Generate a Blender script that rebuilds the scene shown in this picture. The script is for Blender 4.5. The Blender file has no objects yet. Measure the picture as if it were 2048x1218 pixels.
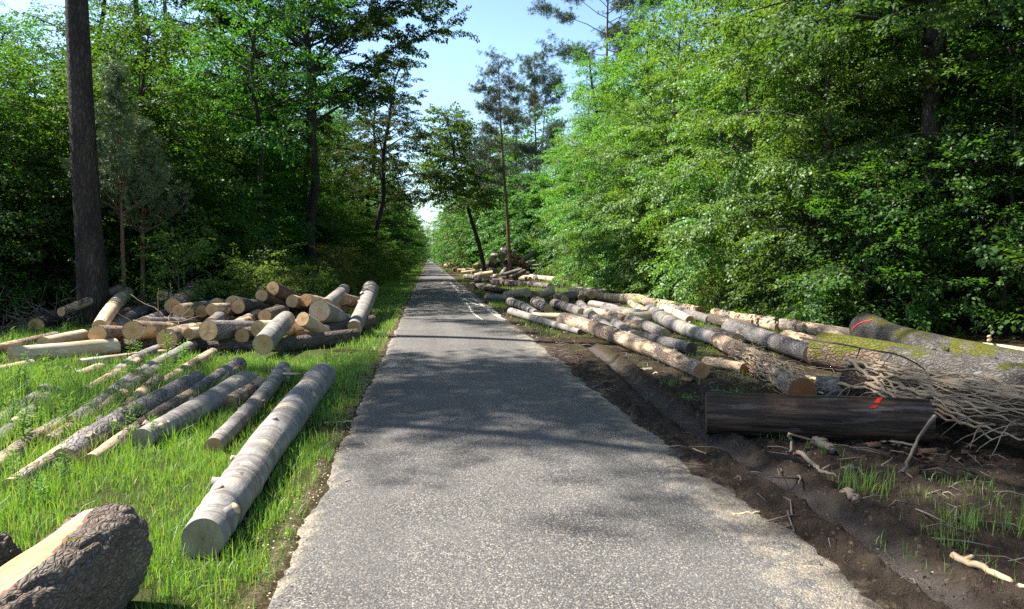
import bpy, math, random
import numpy as np
from mathutils import Vector, Matrix, Quaternion

scene = bpy.context.scene
col = scene.collection
PI = math.pi
R = math.radians

# ------------------------------------------------------------------ camera
CAM = Vector((0, 0, 1.70))
YAW, PITCH, F = R(6.64), R(3.67), 1435.0
cd = bpy.data.cameras.new('camera')
cam = bpy.data.objects.new('camera', cd)
col.objects.link(cam)
cam.location = CAM
cam.rotation_euler = (PI / 2 - PITCH, 0, -YAW)
cd.sensor_width = 36.0
cd.lens = F / 2048 * 36.0
cd.clip_end = 3000
cd.clip_start = 0.05
scene.camera = cam
CM = cam.rotation_euler.to_matrix()


def gp(px, py, z=0.0):
    """world point at height z seen at photo pixel (px, py)"""
    d = CM @ Vector(((px - 1024) / F, -(py - 609) / F, -1.0))
    t = (z - CAM.z) / d.z
    return CAM + d * t


def pd(px, py, Y):
    """world point at forward distance Y seen at photo pixel"""
    d = CM @ Vector(((px - 1024) / F, -(py - 609) / F, -1.0))
    return CAM + d * (Y / d.y)


# ------------------------------------------------------------------ objects
def tag(o, label=None, cat=None, group=None, kind=None):
    if label: o['label'] = label
    if cat: o['category'] = cat
    if group: o['group'] = group
    if kind: o['kind'] = kind
    return o


def empty(name, loc=(0, 0, 0), rot=None):
    o = bpy.data.objects.new(name, None)
    col.objects.link(o)
    o.location = loc
    o.empty_display_size = 0.2
    if rot is not None:
        o.rotation_mode = 'QUATERNION'
        o.rotation_quaternion = rot
    return o


def mesh_np(name, V, F_list, mat=None, smooth=False, attrs=None):
    """mesh from numpy: V (n,3); F_list list of (m,k) index arrays"""
    me = bpy.data.meshes.new(name)
    V = np.asarray(V, dtype=np.float32).reshape(-1, 3)
    me.vertices.add(len(V))
    me.vertices.foreach_set('co', V.ravel())
    F_list = [np.asarray(f, dtype=np.int32) for f in F_list if len(f)]
    idx = np.concatenate([f.ravel() for f in F_list])
    tot = np.concatenate([np.full(len(f), f.shape[1], dtype=np.int32) for f in F_list])
    st = np.concatenate([[0], np.cumsum(tot)[:-1]]).astype(np.int32)
    me.loops.add(len(idx))
    me.loops.foreach_set('vertex_index', idx)
    me.polygons.add(len(tot))
    me.polygons.foreach_set('loop_start', st)
    if smooth:
        me.polygons.foreach_set('use_smooth', np.ones(len(tot), dtype=bool))
    me.update(calc_edges=True)
    if attrs:
        for k, a in attrs.items():
            at = me.attributes.new(k, 'FLOAT_COLOR', 'POINT')
            at.data.foreach_set('color', np.asarray(a, dtype=np.float32).ravel())
    if mat: me.materials.append(mat)
    return me


def obj(name, me, parent=None):
    o = bpy.data.objects.new(name, me)
    col.objects.link(o)
    if parent: o.parent = parent
    return o


def copy_tree(root, loc, rotz=0.0, s=1.0, sz=None, tilt=(0, 0)):
    r = root.copy()
    col.objects.link(r)
    r.rotation_mode = 'XYZ'
    r.location = loc
    r.rotation_euler = (tilt[0], tilt[1], rotz)
    r.scale = (s, s, sz or s)
    for ch in list(root.children):
        c = ch.copy(); col.objects.link(c); c.parent = r
        for g in list(ch.children):
            d = g.copy(); col.objects.link(d); d.parent = c
    return r


class MB:
    """collects vertices and faces of one mesh"""
    def __init__(s):
        s.V = []; s.F = {}; s.n = 0

    def add(s, V, *faces):
        V = np.asarray(V, dtype=np.float32).reshape(-1, 3)
        for f in faces:
            f = np.asarray(f, dtype=np.int32)
            if len(f): s.F.setdefault(f.shape[1], []).append(f + s.n)
        s.V.append(V); s.n += len(V)

    def mesh(s, name, mat=None, smooth=False):
        return mesh_np(name, np.concatenate(s.V), [np.concatenate(f) for f in s.F.values()], mat, smooth)

    def obj(s, name, mat=None, parent=None, smooth=False):
        return obj(name, s.mesh(name, mat, smooth), parent)


_gq = {}
def gridquads(nr, ns):
    """quads of a tube with nr rings of ns verts (closed round)"""
    k = (nr, ns)
    if k not in _gq:
        i = np.arange(nr - 1)[:, None] * ns
        j = np.arange(ns)[None, :]
        j2 = (j + 1) % ns
        _gq[k] = np.stack([i + j, i + j2, i + ns + j2, i + ns + j], -1).reshape(-1, 4)
    return _gq[k]


def frames(P):
    P = np.asarray(P, dtype=np.float64)
    T = np.gradient(P, axis=0)
    T /= np.linalg.norm(T, axis=1, keepdims=True) + 1e-9
    ref = np.array([0, 0, 1.0]) if abs(T[:, 2]).mean() < 0.8 else np.array([1.0, 0, 0])
    A = np.cross(T, ref); A /= np.linalg.norm(A, axis=1, keepdims=True) + 1e-9
    B = np.cross(A, T)
    return P, T, A, B


def tube(P, rad, ns=6, mb=None, cap=True):
    P, T, A, B = frames(P)
    rad = np.broadcast_to(np.asarray(rad, dtype=float), (len(P),))
    a = np.linspace(0, 2 * PI, ns, endpoint=False)
    V = P[:, None] + rad[:, None, None] * (np.cos(a)[None, :, None] * A[:, None] + np.sin(a)[None, :, None] * B[:, None])
    mb.add(V, gridquads(len(P), ns), *( [np.arange(ns)[None, ::-1], (np.arange(ns) + (len(P) - 1) * ns)[None]] if cap else []))


def smoothpath(P, n):
    """Catmull-Rom resample"""
    P = np.asarray(P, dtype=float)
    if len(P) == 2:
        t = np.linspace(0, 1, n)[:, None]
        return P[0] * (1 - t) + P[1] * t
    Q = np.vstack([2 * P[0] - P[1], P, 2 * P[-1] - P[-2]])
    m = len(P) - 1
    out = []
    for u in np.linspace(0, m, n):
        i = min(int(u), m - 1); t = u - i
        p0, p1, p2, p3 = Q[i:i + 4]
        out.append(0.5 * ((2 * p1) + (-p0 + p2) * t + (2 * p0 - 5 * p1 + 4 * p2 - p3) * t * t + (-p0 + 3 * p1 - 3 * p2 + p3) * t ** 3))
    return np.array(out)


def vnoise(x, y, seed, px=None):
    """2-D value noise, optional period px in x"""
    rng = np.random.RandomState(seed)
    tab = rng.rand(256, 256)
    xi = np.floor(x).astype(int); yi = np.floor(y).astype(int)
    fx = x - xi; fy = y - yi
    fx = fx * fx * (3 - 2 * fx); fy = fy * fy * (3 - 2 * fy)
    m = px or 256
    x0 = xi % m; x1 = (xi + 1) % m
    y0 = yi % 256; y1 = (yi + 1) % 256
    return (tab[x0, y0] * (1 - fx) + tab[x1, y0] * fx) * (1 - fy) + (tab[x0, y1] * (1 - fx) + tab[x1, y1] * fx) * fy


def fbm(x, y, seed, oct=4, px=None):
    s = 0; a = 0.5
    for o in range(oct):
        s = s + a * vnoise(x * 2 ** o, y * 2 ** o, seed + o, px * 2 ** o if px else None)
        a *= 0.5
    return s


# ------------------------------------------------------------------ materials
class NT:
    def __init__(s, name):
        s.m = bpy.data.materials.new(name)
        s.m.use_nodes = True
        s.t = s.m.node_tree
        s.t.nodes.clear()
        s.out = s.n('ShaderNodeOutputMaterial')

    def n(s, ty, **kw):
        nd = s.t.nodes.new(ty)
        for k, v in kw.items():
            if k.startswith('i_'):
                nd.inputs[k[2:].replace('_', ' ')].default_value = v
            else:
                setattr(nd, k, v)
        return nd

    def l(s, a, b):
        s.t.links.new(a, b)

    def put(s, sock, v):
        if hasattr(v, 'links'): s.l(v, sock)
        else: sock.default_value = v

    def ramp(s, fac, stops, interp='LINEAR'):
        nd = s.n('ShaderNodeValToRGB')
        cr = nd.color_ramp; cr.interpolation = interp
        while len(cr.elements) > 1: cr.elements.remove(cr.elements[-1])
        for i, (p, c) in enumerate(stops):
            e = cr.elements[0] if i == 0 else cr.elements.new(p)
            e.position = p
            if not isinstance(c, (tuple, list)): c = (c, c, c)
            e.color = (*c[:3], 1)
        s.l(fac, nd.inputs['Fac'])
        return nd.outputs['Color']

    def mix(s, fac, a, b, mode='MIX'):
        nd = s.n('ShaderNodeMix', data_type='RGBA', blend_type=mode)
        fac_s, a_s, b_s = nd.inputs[0], nd.inputs[6], nd.inputs[7]
        s.put(fac_s, fac)
        for so, v in ((a_s, a), (b_s, b)):
            if isinstance(v, tuple) and len(v) == 3: v = (*v, 1)
            s.put(so, v)
        return nd.outputs[2]

    def math(s, op, a, b=None, clamp=False):
        nd = s.n('ShaderNodeMath', operation=op, use_clamp=clamp)
        s.put(nd.inputs[0], a)
        if b is not None: s.put(nd.inputs[1], b)
        return nd.outputs[0]

    def noise(s, vec, scale, detail=4, rough=0.55, dist=0.0):
        nd = s.n('ShaderNodeTexNoise')
        nd.inputs['Scale'].default_value = scale
        nd.inputs['Detail'].default_value = detail
        nd.inputs['Roughness'].default_value = rough
        nd.inputs['Distortion'].default_value = dist
        if vec is not None: s.l(vec, nd.inputs['Vector'])
        return nd.outputs['Fac']

    def voro(s, vec, scale, feature='F1', out='Distance', rnd=1.0):
        nd = s.n('ShaderNodeTexVoronoi', feature=feature)
        nd.inputs['Scale'].default_value = scale
        nd.inputs['Randomness'].default_value = rnd
        if vec is not None: s.l(vec, nd.inputs['Vector'])
        return nd.outputs[out]

    def objvec(s, scale=(1, 1, 1), rnd=37.0):
        """object coordinates, scaled, offset by a per-object random"""
        tc = s.n('ShaderNodeTexCoord')
        oi = s.n('ShaderNodeObjectInfo')
        mp = s.n('ShaderNodeMapping')
        s.l(tc.outputs['Object'], mp.inputs['Vector'])
        mp.inputs['Scale'].default_value = scale
        ad = s.n('ShaderNodeVectorMath', operation='ADD')
        m = s.math('MULTIPLY', oi.outputs['Random'], rnd)
        s.l(mp.outputs['Vector'], ad.inputs[0])
        s.l(m, ad.inputs[1])
        return ad.outputs[0]

    def bump(s, h, dist=0.01, strength=1.0, normal=None):
        nd = s.n('ShaderNodeBump')
        nd.inputs['Distance'].default_value = dist
        nd.inputs['Strength'].default_value = strength
        s.l(h, nd.inputs['Height'])
        if normal: s.l(normal, nd.inputs['Normal'])
        return nd.outputs['Normal']

    def bsdf(s, color, rough=0.8, normal=None, spec=0.3):
        nd = s.n('ShaderNodeBsdfPrincipled')
        s.put(nd.inputs['Base Color'], (*color, 1) if isinstance(color, tuple) and len(color) == 3 else color)
        s.put(nd.inputs['Roughness'], rough)
        nd.inputs['Specular IOR Level'].default_value = spec
        if normal: s.l(normal, nd.inputs['Normal'])
        s.l(nd.outputs[0], s.out.inputs['Surface'])
        return s.m


def bark_mat(name, base, dark, pale, patch, pale_amt, plate_scale=26, stretch=0.35, rings=0.0, bumpd=0.012, moss=0.0, crack=0.10, axis='X', plates=True):
    """base bark with darker cracks, patches of another colour and scraped pale wood"""
    t = NT(name)
    P = (lambda a: a) if axis == 'X' else (lambda a: (a[1], a[2], a[0]))
    v = t.objvec(P((stretch, 1, 1)))
    vr = t.objvec(P((1.0, 0.06, 0.06)))      # bands across the log
    vs = t.objvec(P((0.10, 1, 1)))           # streaks along the log
    warp = t.noise(v, 6, 3)
    vv = t.n('ShaderNodeVectorMath', operation='ADD'); t.l(v, vv.inputs[0])
    t.l(t.math('MULTIPLY', warp, 0.22), vv.inputs[1]); vv = vv.outputs[0]
    edge = t.voro(vv, plate_scale, 'DISTANCE_TO_EDGE')
    cell = t.voro(vv, plate_scale, 'F1', 'Color')
    n1 = t.noise(v, 3.2, 5, 0.6)
    n2 = t.noise(vs, 14, 5, 0.65)
    n3 = t.noise(v, 40, 4, 0.6)
    cellv = t.n('ShaderNodeSeparateColor'); t.l(cell, cellv.inputs[0])
    c = t.mix(t.ramp(n1, [(0.42, 0.0), (0.60, 1.0)]), base, patch)
    c = t.mix(t.math('MULTIPLY', cellv.outputs[0], 0.35), c, dark)
    c = t.mix(t.math('MULTIPLY', t.ramp(n2, [(0.45, 0.0), (0.75, 1.0)]), 0.5), c, dark)
    if plates: c = t.mix(t.ramp(edge, [(0.0, 0.75), (crack, 0.0)]), c, dark)
    else:
        edge = n2; crack = 0.5
        c = t.mix(t.ramp(t.noise(t.objvec(P((0.8, 1.4, 1.4)), 51), 13, 5, 0.7), [(0.56, 0.0), (0.66, 0.65)]), c, dark)
        c = t.mix(t.ramp(t.noise(t.objvec(P((0.6, 1, 1)), 43), 3.5, 4, 0.6), [(0.5, 0.0), (0.7, 0.5)]), c, pale)
    if rings:
        rn = t.noise(vr, 11, 5, 0.7)
        c = t.mix(t.math('MULTIPLY', t.ramp(rn, [(0.50, 0.0), (0.56, 1.0), (0.60, 0.0)]), rings), c, dark)
        rn2 = t.noise(vr, 2.2, 3, 0.6)
        c = t.mix(t.math('MULTIPLY', t.ramp(rn2, [(0.5, 0.0), (0.62, 1.0)]), 0.55 * rings), c, patch)
        eye = t.noise(t.objvec(P((1.0, 2.2, 2.2)), 91), 5.0, 2, 0.5)
        c = t.mix(t.ramp(eye, [(0.70, 0.0), (0.735, 0.9)]), c, dark)
    if pale_amt:
        pn = t.noise(t.objvec(P((0.45, 1.3, 1.3)), 61), 2.6, 5, 0.62)
        lo = 0.72 - 0.34 * pale_amt
        pm = t.ramp(pn, [(lo, 0.0), (lo + 0.03, 1.0)])
        pc = t.mix(t.ramp(n2, [(0.35, 0.0), (0.7, 1.0)]), pale, tuple(x * 0.62 for x in pale))
        c = t.mix(pm, c, pc)
        edge = t.mix(pm, edge, (0.02, 0.02, 0.02))
    if moss:
        geo = t.n('ShaderNodeNewGeometry')
        sx = t.n('ShaderNodeSeparateXYZ'); t.l(geo.outputs['Normal'], sx.inputs[0])
        mn = t.noise(t.objvec((0.7, 1, 1), 23), 2.4, 5, 0.65)
        mm = t.math('ADD', mn, t.math('MULTIPLY', sx.outputs[2], 0.16))
        lo = 0.78 - 0.25 * moss
        mm = t.ramp(mm, [(lo, 0.0), (lo + 0.06, 1.0)])
        mc = t.mix(n3, (0.045, 0.055, 0.01), (0.16, 0.15, 0.02))
        c = t.mix(mm, c, mc)
    h = t.math('ADD', t.ramp(edge, [(0.0, 0.0), (crack * 1.6, 1.0)]), t.math('MULTIPLY', n3, 0.7))
    return t.bsdf(c, 0.85, t.bump(h, bumpd, 0.9), 0.2)


def cut_mat(name, inner, outer, dark):
    t = NT(name)
    v = t.objvec((1, 1, 1), 0.0)
    sx = t.n('ShaderNodeSeparateXYZ'); t.l(v, sx.inputs[0])
    vn = t.objvec((1, 1, 1), 31.0)
    wob = t.noise(vn, 9, 3)
    y, z = sx.outputs[1], sx.outputs[2]
    r = t.math('SQRT', t.math('ADD', t.math('MULTIPLY', y, y), t.math('MULTIPLY', z, z)))
    r = t.math('ADD', r, t.math('MULTIPLY', wob, 0.02))
    ring = t.math('SINE', t.math('MULTIPLY', r, 520.0))
    n1 = t.noise(vn, 5, 4)
    n2 = t.noise(t.objvec((1, 1, 0.05), 17), 160, 3)
    c = t.mix(t.ramp(r, [(0.03, 0.0), (0.10, 1.0)]), inner, outer)
    c = t.mix(t.ramp(n1, [(0.4, 0.0), (0.75, 0.6)]), c, dark)
    c = t.mix(t.math('MULTIPLY', t.ramp(ring, [(0.0, 0.0), (1.0, 1.0)]), 0.32), c, dark)
    c = t.mix(t.math('MULTIPLY', t.ramp(n2, [(0.4, 0.0), (0.8, 1.0)]), 0.5), c, tuple(x * 0.6 for x in dark))
    th = t.math('ARCTAN2', y, z)
    oi = t.n('ShaderNodeObjectInfo')
    cr = t.n('ShaderNodeTexNoise', noise_dimensions='1D'); cr.inputs['Scale'].default_value = 5.0; cr.inputs['Detail'].default_value = 2
    t.l(t.math('ADD', t.math('MULTIPLY', th, 1.3), t.math('MULTIPLY', oi.outputs['Random'], 50)), cr.inputs['W'])
    c = t.mix(t.ramp(cr.outputs['Fac'], [(0.70, 0.0), (0.715, 0.55)]), c, tuple(x * 0.35 for x in dark))
    return t.bsdf(c, 0.8, t.bump(t.math('ADD', n2, n1), 0.012, 0.8), 0.2)


def leaf_mat(name, cols, trans, tcol_mul=(1.9, 1.75, 0.7), gloss=0.018, rough=0.5):
    """thin leaf: diffuse + translucent + a little gloss, colour differs from leaf to leaf and tree to tree"""
    t = NT(name)
    geo = t.n('ShaderNodeNewGeometry')
    oi = t.n('ShaderNodeObjectInfo')
    c = t.ramp(geo.outputs['Random Per Island'], [(i / (len(cols) - 1), c) for i, c in enumerate(cols)])
    hs = t.n('ShaderNodeHueSaturation')
    t.l(t.math('ADD', 0.472, t.math('MULTIPLY', oi.outputs['Random'], 0.05)), hs.inputs['Hue'])
    t.l(t.math('ADD', 0.8, t.math('MULTIPLY', oi.outputs['Random'], 0.4)), hs.inputs['Value'])
    hs.inputs['Saturation'].default_value = 0.93; t.l(c, hs.inputs['Color'])
    c = hs.outputs['Color']
    d = t.n('ShaderNodeBsdfDiffuse'); t.l(c, d.inputs['Color'])
    tr = t.n('ShaderNodeBsdfTranslucent'); t.l(t.mix(1.0, c, tcol_mul, 'MULTIPLY'), tr.inputs['Color'])
    m1 = t.n('ShaderNodeMixShader'); m1.inputs[0].default_value = trans
    t.l(d.outputs[0], m1.inputs[1]); t.l(tr.outputs[0], m1.inputs[2])
    g = t.n('ShaderNodeBsdfGlossy'); g.inputs['Roughness'].default_value = rough; g.inputs['Color'].default_value = (1, 1, 1, 1)
    m2 = t.n('ShaderNodeMixShader'); m2.inputs[0].default_value = gloss
    t.l(m1.outputs[0], m2.inputs[1]); t.l(g.outputs[0], m2.inputs[2])
    t.l(m2.outputs[0], t.out.inputs['Surface'])
    return t.m


M = {}
M['beech'] = bark_mat('beech_bark', (0.36, 0.345, 0.32), (0.13, 0.11, 0.095), (0.60, 0.46, 0.30), (0.27, 0.25, 0.235), 0.10, 12, 1.0, 0.9, 0.006, plates=False)
M['pine'] = bark_mat('pine_bark', (0.36, 0.24, 0.16), (0.10, 0.065, 0.05), (0.66, 0.48, 0.30), (0.42, 0.36, 0.30), 0.62, 24, 0.45, 0.35, 0.012)
M['greypine'] = bark_mat('grey_pine_bark', (0.27, 0.24, 0.225), (0.085, 0.07, 0.06), (0.60, 0.45, 0.30), (0.33, 0.30, 0.28), 0.36, 22, 0.45, 0.5, 0.012)
M['peeled'] = bark_mat('peeled_wood', (0.62, 0.49, 0.33), (0.36, 0.24, 0.14), (0.72, 0.62, 0.46), (0.56, 0.42, 0.26), 0.5, 9, 0.15, 0.12, 0.004, plates=False)
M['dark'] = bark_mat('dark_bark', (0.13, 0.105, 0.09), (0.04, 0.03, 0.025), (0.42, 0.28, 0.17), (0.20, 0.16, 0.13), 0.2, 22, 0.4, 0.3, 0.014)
M['oak'] = bark_mat('oak_bark', (0.21, 0.16, 0.125), (0.065, 0.046, 0.036), (0.55, 0.40, 0.26), (0.25, 0.215, 0.18), 0.0, 48, 0.45, 0.0, 0.008, moss=0.12, crack=0.16)
M['mossy'] = bark_mat('mossy_oak_bark', (0.165, 0.15, 0.135), (0.04, 0.034, 0.028), (0.5, 0.4, 0.3), (0.115, 0.10, 0.088), 0.0, 34, 0.5, 0.0, 0.02, moss=0.55)
M['mossroot'] = bark_mat('mossy_root_bark', (0.20, 0.14, 0.10), (0.06, 0.045, 0.03), (0.5, 0.33, 0.2), (0.25, 0.17, 0.12), 0.25, 20, 0.5, 0.0, 0.02, moss=0.85)
M['trunk'] = bark_mat('standing_bark', (0.066, 0.052, 0.044), (0.02, 0.016, 0.014), (0.2, 0.15, 0.1), (0.12, 0.095, 0.075), 0.0, 15, 0.30, 0.0, 0.025, axis='Z', moss=0.2, crack=0.16)
M['trunkgrey'] = bark_mat('smooth_standing_bark', (0.12, 0.115, 0.10), (0.05, 0.045, 0.04), (0.2, 0.15, 0.1), (0.09, 0.09, 0.07), 0.0, 6, 1.0, 0.3, 0.006, plates=False, axis='Z', moss=0.2)
M['pinetop'] = bark_mat('orange_pine_trunk', (0.30, 0.17, 0.10), (0.10, 0.06, 0.04), (0.4, 0.3, 0.2), (0.22, 0.15, 0.11), 0.0, 18, 0.3, 0.0, 0.012, axis='Z')
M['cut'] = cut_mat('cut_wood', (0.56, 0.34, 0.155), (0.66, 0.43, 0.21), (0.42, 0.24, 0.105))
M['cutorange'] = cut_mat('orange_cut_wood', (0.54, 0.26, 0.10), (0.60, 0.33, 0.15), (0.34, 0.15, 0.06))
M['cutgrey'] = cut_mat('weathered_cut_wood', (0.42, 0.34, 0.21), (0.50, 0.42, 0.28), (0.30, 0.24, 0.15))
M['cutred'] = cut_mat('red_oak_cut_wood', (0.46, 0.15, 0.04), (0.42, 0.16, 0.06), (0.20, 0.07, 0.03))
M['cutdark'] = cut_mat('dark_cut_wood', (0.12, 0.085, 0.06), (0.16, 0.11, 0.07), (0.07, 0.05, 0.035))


def wet_mat():
    t = NT('wet_stripped_wood')
    v = t.objvec((0.06, 1, 1)); v2 = t.objvec((0.5, 1, 1), 11)
    n = t.noise(v, 16, 6, 0.65); n2 = t.noise(v2, 4, 5, 0.65)
    c = t.ramp(n, [(0.36, (0.016, 0.010, 0.007)), (0.52, (0.055, 0.032, 0.021)), (0.68, (0.14, 0.085, 0.055))])
    c = t.mix(t.ramp(t.noise(t.objvec((0.22, 1.6, 1.6), 13), 9, 6, 0.7), [(0.56, 0.0), (0.66, 0.7)]), c, (0.19, 0.15, 0.13))
    return t.bsdf(c, t.ramp(n2, [(0.3, 0.35), (0.7, 0.7)]), t.bump(t.math('ADD', n, n2), 0.03, 1.0), 0.3)
M['wet'] = wet_mat()
M['ivylog'] = bark_mat('dark_ivy_log_bark', (0.075, 0.05, 0.036), (0.022, 0.015, 0.012), (0.3, 0.2, 0.12), (0.11, 0.075, 0.055), 0.1, 30, 0.4, 0.0, 0.02)  # darker brown bark that shows in the gaps between the ivy stems


def plain(name, c, rough=0.8, var=0.4, scale=12, bumpd=0.004, stretch=(1, 1, 1)):
    t = NT(name)
    n = t.noise(t.objvec(stretch), scale, 5, 0.6)
    cc = t.mix(n, tuple(x * (1 - var) for x in c), tuple(min(1, x * (1 + var)) for x in c))
    return t.bsdf(cc, rough, t.bump(n, bumpd, 0.7), 0.25)
M['vine'] = plain('dry_ivy_stem', (0.29, 0.22, 0.15), 0.85, 0.65, 7)
M['twig'] = plain('dead_twig', (0.20, 0.16, 0.125), 0.85, 0.5, 7)
M['darktwig'] = plain('dark_twig', (0.06, 0.045, 0.035), 0.85, 0.5, 7)
M['redpaint'] = plain('red_forestry_paint', (0.75, 0.035, 0.02), 0.5, 0.25, 30)
M['splinter'] = plain('splintered_wood', (0.62, 0.46, 0.28), 0.8, 0.3, 20, stretch=(0.2, 1, 1))
M['barkflake'] = plain('bark_flake', (0.20, 0.11, 0.07), 0.85, 0.6, 14)

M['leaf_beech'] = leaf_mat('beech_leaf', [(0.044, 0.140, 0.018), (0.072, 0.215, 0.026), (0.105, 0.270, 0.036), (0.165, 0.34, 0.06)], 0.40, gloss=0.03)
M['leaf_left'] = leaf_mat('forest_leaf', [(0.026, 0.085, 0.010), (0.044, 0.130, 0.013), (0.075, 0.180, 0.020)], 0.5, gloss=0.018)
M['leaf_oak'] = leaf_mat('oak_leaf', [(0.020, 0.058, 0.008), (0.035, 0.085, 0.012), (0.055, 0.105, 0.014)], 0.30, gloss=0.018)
M['leaf_far'] = leaf_mat('distant_leaf', [(0.048, 0.135, 0.026), (0.078, 0.195, 0.038), (0.115, 0.24, 0.05)], 0.38, gloss=0.018)
M['leaf_bush'] = leaf_mat('shrub_leaf', [(0.055, 0.120, 0.014), (0.10, 0.18, 0.02), (0.15, 0.21, 0.03)], 0.4, gloss=0.018)
M['leaf_yellow'] = leaf_mat('yellowing_leaf', [(0.12, 0.15, 0.02), (0.22, 0.20, 0.03), (0.22, 0.12, 0.03)], 0.4, gloss=0.018)
M['needle'] = leaf_mat('pine_needle', [(0.045, 0.082, 0.038), (0.07, 0.112, 0.05), (0.10, 0.145, 0.065)], 0.12, (1.2, 1.2, 0.8), 0.05)
M['needle_young'] = leaf_mat('young_pine_needle', [(0.05, 0.10, 0.03), (0.08, 0.145, 0.045), (0.12, 0.19, 0.07)], 0.2, (1.3, 1.3, 0.8), 0.05)
M['grass'] = leaf_mat('grass_blade', [(0.078, 0.215, 0.012), (0.125, 0.29, 0.016), (0.18, 0.33, 0.028), (0.28, 0.33, 0.10)], 0.42, (1.6, 1.5, 0.6), 0.05, 0.5)
M['grass_far'] = M['grass']
M['weed'] = leaf_mat('weed_leaf', [(0.07, 0.16, 0.03), (0.10, 0.21, 0.04), (0.15, 0.26, 0.06)], 0.4, gloss=0.018)
M['deadleaf'] = leaf_mat('dead_leaf', [(0.05, 0.03, 0.018), (0.09, 0.052, 0.03), (0.14, 0.085, 0.05), (0.26, 0.18, 0.11)], 0.1, (1, 1, 1), 0.03)
M['chip'] = leaf_mat('wood_chip', [(0.35, 0.25, 0.14), (0.5, 0.38, 0.22), (0.62, 0.5, 0.32)], 0.05, (1, 1, 1), 0.02)
# ------------------------------------------------------------------ felled logs
LOGSEG = []          # (p0, p1, radius) of everything lying on the ground, for keeping grass out
LOGGEO = {}         # root name -> ring vertices and centre line, for marks that follow the surface
_lseed = [100]


def cut_disc(name, mat, r, parent, loc, flip, prof, tilt):
    """cut face: rings of a slightly irregular disc in the local YZ plane"""
    n = len(prof)
    a = np.linspace(0, 2 * PI, n, endpoint=False)
    V = []
    rng = np.random.RandomState(_lseed[0])
    for k in (0.02, 0.35, 0.7, 1.0):
        y = -np.cos(a) * prof * r * k; z = np.sin(a) * prof * r * k
        x = -tilt[0] * y + tilt[1] * z + rng.normal(0, 0.0012, n) * (k < 1)
        V += list(np.stack([x, y, z], 1))
    tri = np.arange(n)[None, ::-1]
    q = gridquads(4, n)
    if flip:
        tri = tri[:, ::-1]; q = q[:, ::-1]
    o = obj(name, mesh_np(name, np.array(V), [tri, q], mat), parent)
    o.location = loc
    return o


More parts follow.
